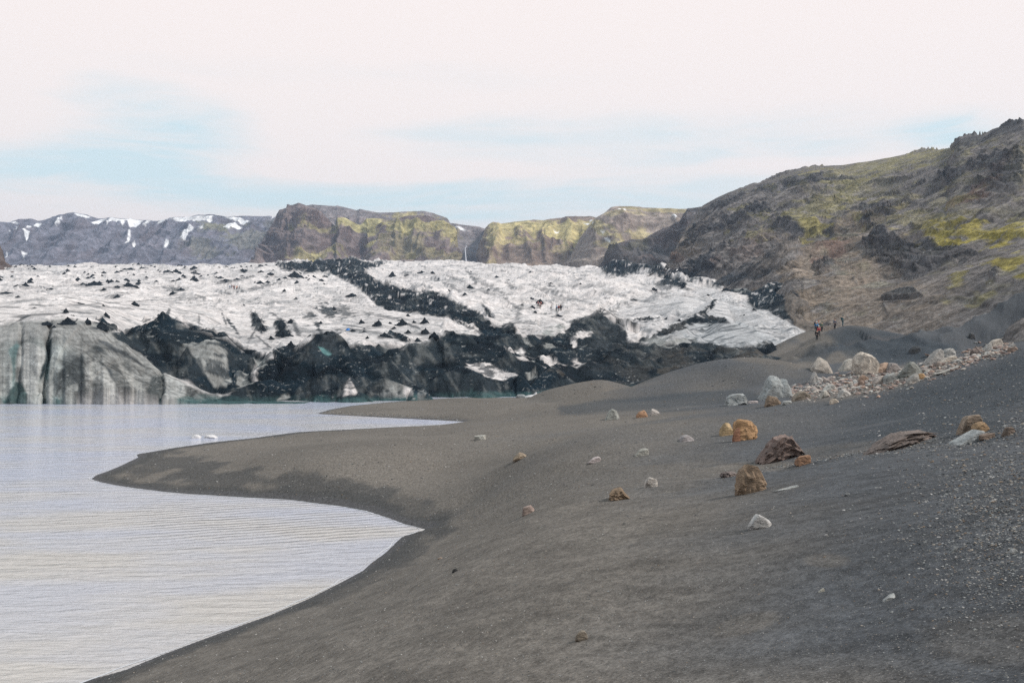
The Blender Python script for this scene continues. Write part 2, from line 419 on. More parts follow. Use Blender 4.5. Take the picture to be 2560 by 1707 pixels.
def ground_hit(px, py):
    u = (px - PX0) / F; v = (PY0 - py) / F
    prev = None
    for y in np.exp(np.linspace(math.log(3.5), math.log(200), 900)):
        zt_ = H + v * y; zg = bil(GZ, u * y, y)
        if zg >= zt_:
            return u * y, y, zg
    return u * 120, 120, bil(GZ, u * 120, 120)

gpx = PX0 + F * GX / np.maximum(GY, 0.5); gpy = PY0 - F * (GZ - H) / np.maximum(GY, 0.5)
ga, gb = 0.39 * GX - 0.92 * GY, 0.92 * GX + 0.39 * GY
nf = sstep(GY, 60, 25)
n1 = fbm(GX / 14, GY / 14, 4, 40); n2 = lerp(fbm(GX / 9, GY / 9, 3, 43), fbm(ga / 4.5, gb / 2.2, 4, 44), nf); n3 = fbm(ga / 1.6, gb / 0.6, 3, 48) * sstep(GY, 55, 22)
brown = np.array([0.134, 0.118, 0.103]); blue = np.array([0.072, 0.075, 0.081]); black = np.array([0.019, 0.025, 0.031]); wet = np.array([0.075, 0.072, 0.074])
tb = sstep(gpx + n1 * 300 + n2 * 120 - 0.25 * (gpy - 1200), 2150, 1300)                       # browner towards the lake
tb = np.maximum(tb, 0.75 * sstep(gpy + n1 * 90, 1600, 1720) * sstep(gpx, 2500, 2100))
for (cx, cy, rx, ry, an, am) in [(2060, 1400, 60, 20, 0, .6), (1860, 1560, 110, 30, -15, .7), (1600, 1190, 260, 35, -4, .8), (1850, 1170, 120, 16, -3, .9), (1930, 880, 160, 30, 0, .8), (2160, 1120, 200, 16, -6, .5), (1500, 1250, 120, 25, 0, .5), (2500, 1600, 200, 60, 0, .35), (2120, 830, 60, 30, 0, .3), (2040, 850, 60, 30, 0, .9), (2080, 895, 110, 18, -10, 0.9)]:
    tb = np.maximum(tb, am * blob(gpx, gpy, cx, cy, rx, ry, an, n2 * 0.4))
gcol = lerp(blue, brown, tb[..., None])
gcol *= (1 + 0.14 * n2 + 0.22 * n3)[..., None]
nwt = fbm(GX / 2.6, GY / 4.0, 4, 444) + 0.4 * n3
wetm = 0.95 * sstep(GSD + nwt * 0.8, 2.0, 0.9) * sstep(GY, 110, 80)
wetm = np.maximum(wetm, sstep(GSD + n2 * 1.0 + n3 * 0.5, 2.6, 0.8) * sstep(GY, 60, 45) * 0.9)
for (cx, cy, rx, ry, an, am) in [(430, 1155, 140, 22, 8, 1), (560, 1195, 230, 20, 4, 1), (820, 1215, 190, 22, 9, 1), (1010, 1255, 90, 20, 15, .6), (1080, 1325, 60, 22, 0, 1), (1000, 1375, 60, 30, -40, .9), (900, 1450, 110, 26, -30, .7)]:
    wetm = np.maximum(wetm, am * blob(gpx, gpy, cx, cy, rx * 1.1, ry * 1.1, an, nwt * 0.75 + 0.25 * n3) * (0.8 + 0.5 * n3).clip(0.4, 1))
dark_dune = np.maximum.reduce([0.75 * blob(gpx, gpy, 2480, 975, 350, 80, -18, n2 * .4), 0.75 * polymask(gpx, gpy, [(1390,1010),(1560,992),(1700,982),(1850,978),(1950,990),(1860,1008),(1700,1022),(1560,1030),(1440,1036),(1390,1030)], 7, n2 * 14, n2 * 8),
    0.8 * polymask(gpx, gpy, [(1990,905),(2020,874),(2046,856),(2100,862),(2060,905)], 6), 0.9 * polymask(gpx, gpy, [(2075,838),(2115,815),(2160,816),(2234,832),(2400,862),(2350,905),(2200,912),(2110,888)], 10, n2 * 20, n2 * 10)])
gcol = lerp(gcol, black * 1.6, (dark_dune * 0.8)[..., None])
gcol = lerp(gcol, black, (np.clip(wetm, 0, 1) * 0.85 * (0.8 + 0.2 * n3))[..., None].clip(0, 1))
strip = sstep(GSD + 0.15 * nwt, 0.65, 0.4) * sstep(GSD, -2.0, 0.0)
gcol = lerp(gcol, wet, strip[..., None] * 0.9)
tan = np.array([0.17, 0.145, 0.12])
gcol = lerp(gcol, tan, (0.55 * blob(gpx, gpy, 2190, 955, 230, 26, -12, n2 * .4) + 0.35 * np.clip(ridge_h(GX, GY, [(p[0], p[1], 0.3) for p in [wp(*q) for q in [(1700,1205,27.5),(2100,1140,26),(2560,1100,21)]]], 0.3, 0.3, 0.1), 0, 0.3) * 3)[..., None].clip(0, 1))
ground = grid_obj("ground", GX, GY, GZ, gcol.clip(0.005, 1), M_GROUND); tag(ground, kind="structure")

# low plain that carries everything out to the horizon
me = bpy.data.meshes.new("terrain"); me.from_pydata([(-2400, -150, -4.2), (2400, -150, -4.2), (2400, 3150, -4.2), (-2400, 3150, -4.2)], [], [(0, 1, 2, 3)])
tag(link("terrain", me, plain("plain_sand", (0.09, 0.09, 0.09), 0.9, 0.2)), kind="structure")

# ------------------------------------------------------------------ lake
def water_mat():
    m, k, b = new_mat("silty_lake_water")
    gco = k.n("ShaderNodeNewGeometry").outputs["Position"]
    big = k.noise(k.mapping(gco, (0.35, 0.9, 1)), 0.22, 4, 0.5)
    fine = k.noise(k.mapping(gco, (1.1, 3.2, 1), (0, 0, R(-8))), 1.6, 6, 0.6, 0.4)
    mid = k.noise(k.mapping(gco, (0.5, 1.7, 1), (0, 0, R(-14))), 1.0, 4, 0.5, 0.5)
    # ripples running into the cove
    dv = k.mapping(gco, (1, 1, 1), (0, 0, R(-20)))
    wv = k.n("ShaderNodeTexWave", wave_type="BANDS", bands_direction="Y", wave_profile="SIN", ins={"Scale": 0.5, "Distortion": 5.0, "Detail": 3.0, "Detail Scale": 0.45, "Detail Roughness": 0.5})
    k.set(wv.inputs["Vector"], dv)
    cc = lake_xy((960, 1300))
    rel = k.vmath("MULTIPLY", k.vmath("SUBTRACT", gco, (cc[0] - 4, cc[1], 0)), (1 / 16.0, 1 / 10.0, 0))
    wm = k.math("MULTIPLY", k.ramp(k.vmath("LENGTH", rel), 1.0, 0.2), k.ramp(big, 0.3, 0.6, 0.3, 1.0))
    h = k.math("ADD", k.math("MULTIPLY", fine, 0.11), k.math("MULTIPLY", mid, 0.24))
    h = k.math("ADD", h, k.math("MULTIPLY", k.math("MULTIPLY", wv.outputs[0], wm), 0.10))
    sp = k.n("ShaderNodeSeparateXYZ"); k.set(sp.inputs[0], gco)
    silt_sky_mix = k.math("ADD", k.math("MULTIPLY", k.ramp(big, 0.35, 0.65), 0.6), k.ramp(sp.outputs[1], 75, 30, 0, 0.5))
    wv2 = k.n("ShaderNodeTexWave", wave_type="BANDS", bands_direction="Y", wave_profile="SIN", ins={"Scale": 0.33, "Distortion": 9.0, "Detail": 4.0, "Detail Scale": 0.5, "Detail Roughness": 0.6})
    k.set(wv2.inputs["Vector"], k.mapping(gco, (0.6, 1, 1), (0, 0, R(-7))))
    h = k.math("ADD", h, k.math("MULTIPLY", k.math("MULTIPLY", wv2.outputs[0], k.ramp(big, 0.35, 0.65, 0.1, 1.2)), 0.035))
    c = k.mix(silt_sky_mix, (0.45, 0.465, 0.56), (0.52, 0.48, 0.45))  # lavender sky reflection painted into the far water, beige silt nearer
    k.set(b.inputs["Base Color"], c)
    b.inputs["Roughness"].default_value = 0.10; b.inputs["IOR"].default_value = 1.333
    k.set(b.inputs["Normal"], bump(k, b, h, 1.0, 1.0))
    return m
xs = np.array([-900, -300, -120, -60, -30, 0, 60, 160.0]); ys = np.array([-60, 0, 30, 60, 90, 140.0])
lake = grid_obj("lake_water", np.repeat(xs[None], len(ys), 0), np.repeat(ys[:, None], len(xs), 1), np.zeros((len(ys), len(xs))), None, water_mat())
tag(lake, kind="structure")
# thin line of foam and silt where the ripples wash on the sand
fm, fk, fb = new_mat("foam")
fb.inputs["Base Color"].default_value = (0.48, 0.48, 0.50, 1); fb.inputs["Roughness"].default_value = 0.4
sh = np.array([(-13.6, 20)] + [lake_xy(p) for p in shore_px[:43]])
seg = []
for a, b_ in zip(sh[:-1], sh[1:]):
    n = max(2, int(np.hypot(*(b_ - a)) / 0.15))
    for t in np.linspace(0, 1, n, endpoint=False): seg.append(a + (b_ - a) * t)
seg = np.array(seg)
for _ in range(30): seg[1:-1] = (seg[:-2] + 2 * seg[1:-1] + seg[2:]) / 4
tg = np.gradient(seg, axis=0); tg /= np.linalg.norm(tg, axis=1)[:, None]; nr_ = np.stack([-tg[:, 1], tg[:, 0]], 1)
q = np.arange(len(seg)) * 0.15
wob = pn(q / 1.3, q * 0 + 3.3, 5) * 0.10 + pn(q / 0.4, q * 0 + 1.3, 6) * 0.03
wid = np.clip(0.03 + 0.07 * pn(q / 2.1, q * 0 + 9.3, 8), 0.012, 0.2)
a_ = seg + nr_ * (wob + 0.12)[:, None]; b2 = seg + nr_ * (wob + 0.12 + wid)[:, None]
V = np.concatenate([np.c_[a_, np.full(len(seg), 0.012)], np.c_[(a_ + b2) / 2, np.full(len(seg), 0.03)], np.c_[b2, np.full(len(seg), 0.012)]])
N = len(seg); i = np.arange(N - 1)
fcs = np.concatenate([np.stack([i, i + 1, i + 1 + N, i + N], 1), np.stack([i + N, i + 1 + N, i + 1 + 2 * N, i + 2 * N], 1)])
fo = link("shore_foam", mesh_np("shore_foam", V, fcs), fm); tag(fo, "thin pale line of foam washing along the black sand edge of the lake", "foam", kind="stuff")

# ------------------------------------------------------------------ glacier
gpxc = np.concatenate([np.linspace(-560, -30, 55)[:-1], np.arange(-30, 2075, 2.3), np.linspace(2080, 2300, 20)])
ds = np.concatenate([np.full(200, 0.045), np.full(300, 0.2), np.full(150, 0.36), np.full(130, 0.9), np.full(120, 2.4), np.full(40, 6.0), np.full(10, 20.0)])
gs = np.concatenate([[-1.0], np.cumsum(ds)])
front = [(-560, 116), (0, 118.6), (540, 118.6), (900, 119.8), (1000, 121.3), (1050, 123.5), (1150, 126.5), (1300, 129), (1400, 133), (1700, 140), (2300, 150)]
Df = np.interp(gpxc, *zip(*front))
# vertical folds and crevices of the calving face: the front line itself weaves in and out
fold = fbm(gpxc / 46, gpxc * 0 + 1.5, 4, 71) * 1.3
Dgrid = Df[None, :] + gs[:, None]
u_ = (gpxc - PX0) / F
table = {
 -560: [(118, -1), (126, 8.5), (150, 'y778'), (200, 'y760'), (300, 'y742'), (450, 'y724'), (650, 'y682'), (850, 'y659')],
 0:    [(119, -1), (127, 8.8), (150, 'y778'), (200, 'y760'), (300, 'y742'), (450, 'y724'), (650, 'y682'), (850, 'y660')],
 250:  [(119, -1), (127, 8.0), (150, 'y780'), (200, 'y760'), (300, 'y742'), (450, 'y724'), (650, 'y682'), (850, 'y660')],
 330:  [(119, -1), (130, 1.5), (142, 'y845'), (160, 'y805'), (200, 'y775'), (300, 'y744'), (450, 'y724'), (650, 'y682'), (850, 'y660')],
 600:  [(119, -1), (130, 1.0), (142, 'y880'), (162, 'y850'), (205, 'y812'), (260, 'y780'), (350, 'y750'), (450, 'y724'), (650, 'y682'), (850, 'y659')],
 750:  [(119, -1), (130, 1.0), (142, 'y888'), (165, 'y852'), (205, 'y812'), (260, 'y780'), (350, 'y750'), (450, 'y726'), (650, 'y682'), (850, 'y653')],
 900:  [(120, -1), (132, 1.0), (145, 'y885'), (165, 'y850'), (205, 'y808'), (260, 'y778'), (350, 'y748'), (450, 'y722'), (650, 'y680'), (850, 'y648')],
 1100: [(126, -1), (138, 1.0), (152, 'y876'), (175, 'y845'), (210, 'y810'), (270, 'y776'), (350, 'y745'), (450, 'y720'), (650, 'y680'), (850, 'y647')],
 1300: [(129, -1), (140, 1.0), (160, 'y876'), (190, 'y842'), (220, 'y815'), (280, 'y782'), (350, 'y752'), (450, 'y722'), (650, 'y685'), (850, 'y655')],
 1500: [(132, -1), (142, 1.0), (160, 'y885'), (195, 'y842'), (235, 'y800'), (300, 'y765'), (380, 'y735'), (480, 'y706'), (650, 'y685'), (800, 'y669')],
 1700: [(136, 0.5), (150, 'y902'), (168, 'y866'), (190, 'y846'), (220, 'y815'), (270, 'y780'), (330, 'y745'), (420, 'y712'), (520, 'y697'), (650, 'y690')],
 1850: [(140, 1.0), (150, 'y898'), (166, 'y876'), (190, 'y850'), (220, 'y822'), (260, 'y795'), (310, 'y765'), (360, 'y740'), (430, 'y725')],
 1990: [(150, 1.5), (165, 'y876'), (182, 'y854'), (200, 'y835'), (230, 'y815'), (270, 'y790'), (330, 'y770')],
 2300: [(150, 1.5), (170, 'y890'), (230, 'y860'), (300, 'y830')],
}
tk = sorted(table); prof = []
for k in tk:
    Dk = [q[0] for q in table[k]]; zk = [(H + (PY0 - float(q[1][1:])) / F * q[0]) if isinstance(q[1], str) else q[1] for q in table[k]]
    last = zk[-1]; Dk += [Dk[-1] + 60, Dk[-1] + 250]; zk += [last - 3, last - 40]
    o = np.zeros(len(gs)); prof.append((np.array(Dk), np.array(zk)))
Zb = np.zeros(Dgrid.shape)
ki = np.clip(np.searchsorted(tk, gpxc) - 1, 0, len(tk) - 2)
for c in range(len(gpxc)):
    a, b_ = prof[ki[c]], prof[ki[c] + 1]; t = (gpxc[c] - tk[ki[c]]) / (tk[ki[c] + 1] - tk[ki[c]]); t = np.clip(t, 0, 1)
    Zb[:, c] = lerp(np.interp(Dgrid[:, c], *a), np.interp(Dgrid[:, c], *b_), t)
# soften the kinks of the profile
ker = np.hanning(41); ker /= ker.sum()
Zp = np.pad(Zb, ((20, 20), (0, 0)), mode="edge"); Zs = np.apply_along_axis(lambda v: np.convolve(v, ker, "valid"), 0, Zp)
Zb = lerp(Zb, Zs, sstep(gs, 6, 14)[:, None])
X = u_[None, :] * Dgrid; Y = Dgrid.copy()
PXg = np.repeat(gpxc[None, :], len(gs), 0)
pyb = PY0 - F * (Zb - H) / Y
n2 = fbm(X / 7, Y / 7, 4, 60); n3 = fbm(X / 2.2, Y / 2.2, 4, 64)
s_ = gs[:, None] + 0 * X

# dark (ash covered) areas, outlined on the ice
dark_polys = [
 (Z1([(735,1010),(940,955),(1065,875),(1190,925),(1380,985),(1480,1010),(1600,1100),(1750,1150),(1690,1190),(1640,1260),(1680,1330),(1560,1380),(1430,1410),(1230,1320),(1050,1240),(960,1170)]), 4),
 ([(538,1010),(560,990),(618,958),(640,950),(650,905),(690,872),(740,868),(788,834),(838,832),(876,862),(915,866),(991,866),(1075,855),(1100,838),(1114,825),(1150,835),(1200,842),(1213,834),(1225,812),(1252,815),(1286,808),(1292,832),(1314,842),(1351,836),(1375,842),(1399,835),(1426,821),(1433,801),(1459,797),(1508,768),(1503,786),(1539,806),(1566,825),(1568,852),(1600,856),(1645,864),(1692,858),(1741,854),(1794,866),(1836,871),(1887,864),(1919,856),(1960,874),(2060,900),(2060,1030),(538,1030)], 4),
 ([(1590,855),(1629,833),(1680,815),(1743,787),(1762,790),(1813,796),(1822,804),(1800,807),(1760,805),(1735,808),(1692,832),(1670,836),(1645,840),(1612,856)], 2.5),
 (ZA([(862,690),(960,610),(1060,512),(1135,528),(1100,545),(1000,640),(950,690)]), 2),
 (Z2([(-300,530),(-120,535),(0,512),(120,512),(215,497),(300,535),(430,528),(400,555),(290,590),(380,660),(560,712),(750,730),(800,742),(900,800),(1060,880),(1130,945),(1215,1010),(1080,1020),(950,960),(850,905),(720,885),(560,862),(440,845),(370,815),(300,745),(230,690),(130,640),(60,600),(0,600),(-250,590)]), 2.5),
 (ZA([(-280,135),(-180,60),(-60,20),(0,28),(60,50),(200,90),(420,66),(520,200),(700,280),(900,250),(1100,290),(1300,300),(1500,320),(1900,300),(2020,450),(2000,620),(2150,860),(2060,830),(1950,775),(1700,650),(1530,610),(1460,560),(1440,450),(1200,400),(900,330),(760,305),(720,360),(850,430),(640,370),(340,332),(480,262),(200,170),(0,245),(-200,230)]), 4),
 (Z1([(610,930),(650,915),(790,980),(700,1000)]), 2), (Z1([(395,935),(440,890),(500,900),(490,935)]), 1.5), (Z1([(1790,1000),(1845,955),(1905,1000),(1845,1028)]), 1.5),
 (Z1([(1640,870),(1680,880),(1730,960),(1715,1010),(1650,940)]), 3), (Z1([(1790,930),(1860,915),(1870,960),(1800,980)]), 2),
 (Z2([(440,990),(500,1000),(600,1050),(560,1060),(460,1020)]), 2), (Z2([(1050,800),(1110,850),(1130,900),(1100,890)]), 2),
 (Z9([(1520,650),(1620,600),(2000,555),(2300,565),(1900,600),(1650,640)]), 1.5), (ZA([(-280,600),(0,780),(280,740),(0,760)]), 1),
]
white_polys = [ ([(1955,700),(2300,700),(2300,940),(2000,890),(2016,830),(1992,815),(1966,780)], 3, "E"),  # outline, softness, colour, keep-out noise
 (Z1([(1190,1080),(1260,1045),(1330,1037),(1420,1060),(1480,1130),(1500,1240),(1520,1330),(1480,1370),(1400,1330),(1320,1210),(1240,1130)]), 3, "G"),
 (Z1([(1560,1240),(1600,1250),(1660,1330),(1540,1350)]), 2, "G"), (Z1([(1480,1060),(1500,1120),(1490,1080)]), 1, "G"),
 (ZB([(1410,690),(1435,740),(1485,850),(1480,875),(1330,885),(1345,800)]), 2.5, "W"), (ZB([(1340,780),(1330,885),(1230,890),(1290,830)]), 9, "D"),
 (ZB([(1600,860),(1730,730),(1850,860),(1870,900),(1620,900)]), 7, "D"), (ZB([(1770,700),(1850,720),(2060,800),(2055,870),(1960,895),(1880,890),(1790,800)]), 4, "G"), (ZB([(1960,770),(2060,810),(2055,865),(1980,880)]), 4, "W"),
 (ZB([(630,925),(680,870),(770,840),(775,880),(720,920)]), 3, "G"), (ZB([(2100,880),(2170,800),(2230,850),(2190,905),(2130,900)]), 3, "D"),
 (ZB([(1060,370),(1160,330),(1220,400),(1190,470),(1120,420)]), 3, "T"), (ZB([(1070,330),(1140,265),(1240,240),(1310,330),(1250,420),(1200,370)]), 3, "d"), (ZB([(830,400),(960,300),(1040,290),(1000,370),(880,430)]), 5, "d"),
 (ZB([(380,470),(400,450),(520,510),(500,560),(420,570)]), 3, "G"),
 (Z2([(945,1188),(1020,1185),(1100,1200),(1200,1232),(1292,1275),(1200,1312),(1120,1290),(1050,1260)]), 2, "W"), (Z2([(885,900),(915,895),(1000,950),(1092,1012),(1040,1005),(950,950)]), 2, "W"),
 (Z2([(1340,1240),(1400,1200),(1420,1290),(1380,1310)]), 2, "G"),
 (Z9([(860,905),(900,860),(980,800),(980,770),(1060,748),(1210,810),(1180,830),(1080,825),(1000,850),(940,915),(890,930)]), 1.5, "W"),
 (Z9([(840,1020),(900,985),(1110,915),(1100,930),(950,1000)]), 1, "G"), (Z9([(430,950),(530,975),(860,1105),(700,1060),(500,1000)]), 1.5, "G"), (Z9([(140,890),(250,905),(330,935),(200,935)]), 1.5, "G"),
 (Z9([(-120,1010),(0,1050),(130,1035),(300,1085),(560,1150),(800,1190),(1230,1188),(1110,1225),(950,1285),(850,1250),(700,1242),(520,1272),(440,1200),(300,1130),(0,1090)]), 2, "W"),
 (Z9([(430,785),(560,670),(700,640),(800,690),(740,770),(560,825)]), 2, "G"), (Z9([(700,780),(830,700),(860,705),(800,760)]), 2, "W"),
 (Z9([(1290,515),(1500,620),(1680,740),(1670,890),(1520,830),(1350,790),(1230,650)]), 5, "d"), (Z9([(1200,880),(1380,850),(1500,940),(1200,1060),(1100,980)]), 5, "d"),
 (Z9([(1340,1090),(1420,1080),(1440,1120),(1330,1140)]), 1.5, "B"), (Z9([(520,1340),(620,1275),(770,1370),(740,1420),(640,1330)]), 2.5, "B"),
 (Z9([(200,1400),(260,1390),(290,1450),(250,1480)]), 1.5, "G"), (Z9([(300,1290),(360,1290),(350,1400),(310,1420)]), 2, "D"),
 (Z9([(1680,740),(1900,740),(2000,790),(1820,920),(1720,880)]), 2, "W"), (Z9([(1900,850),(2352,830),(2352,950),(2100,960)]), 4, "G"),
 (ZA([(250,1050),(600,960),(850,970),(860,1000),(640,1020),(420,1065),(280,1060)]), 3, "G"), (ZA([(560,1110),(680,1090),(720,1120),(620,1130)]), 1.5, "B"), (ZA([(510,1190),(600,1160),(710,1165),(700,1200)]), 1.5, "B"), (ZA([(380,1320),(560,1290),(700,1220),(830,1240),(700,1300),(520,1370),(380,1380)]), 3, "B"),
 (ZA([(1240,1190),(1490,1090),(1540,1085),(1640,1160),(1600,1185),(1400,1200)]), 2.5, "B"),
 (ZA([(160,170),(240,140),(340,170),(280,180),(180,185)]), 1.2, "W"), (ZA([(30,200),(100,178),(150,205),(60,215)]), 1.2, "W"), (ZA([(760,310),(840,290),(930,325),(1000,350),(860,360)]), 1.5, "W"), (ZA([(890,255),(1100,300),(1020,320),(920,285)]), 1.5, "W"), (ZA([(1000,345),(1180,390),(1230,420),(1450,440),(1460,520),(1300,540),(1250,440),(1000,380)]), 3, "W"),
 (ZA([(1250,350),(1560,330),(1500,385),(1300,390)]), 4, "G"),
]
def darkness(px, py, wx, wy):
    dk = np.zeros(px.shape)
    for pts, soft in dark_polys: dk = np.maximum(dk, polymask(px, py, pts, soft, wx, wy))
    return dk
base_dark = darkness(PXg, pyb, n2 * 6, n2 * 4)

Z = Zb.copy()
# relief of clean ice: long swells, finer runnels, crevasse fields
flow = X * 0.35 + Y * 0.2
swell = fbm(X / 42 + Y / 120, Y / 26, 3, 80) * 3.3 + fbm(X / 13, Y / 10, 3, 84) * 0.8
run = (ridged((X + 0.5 * Y) / 6.0, (Y - 0.2 * X) / 15.0, 4, 90) - 0.9) * 0.4
Z += (swell + run) * sstep(s_, 10, 40) * (0.5 + 0.5 * sstep(Y, 150, 400))
rc = sstep(PXg, 1150, 1350) * sstep(Y, 150, 190)
Z += rc * (ridged((X * 0.8 - 0.55 * Y) / 15.0, (Y * 0.5 + 0.4 * X) / 40.0, 4, 95) - 0.8) * 1.5
# rough ash covered ice
Z += base_dark * sstep(s_, 3, 16) * (lerp((ridged(X / 12, Y / 10, 4, 101, 0.5) - 0.85) * 1.1, (ridged(X / 19, Y / 24, 4, 102, 0.5) - 0.8) * 3.6, sstep(Y, 220, 420)) + np.abs(n2) * 0.5)

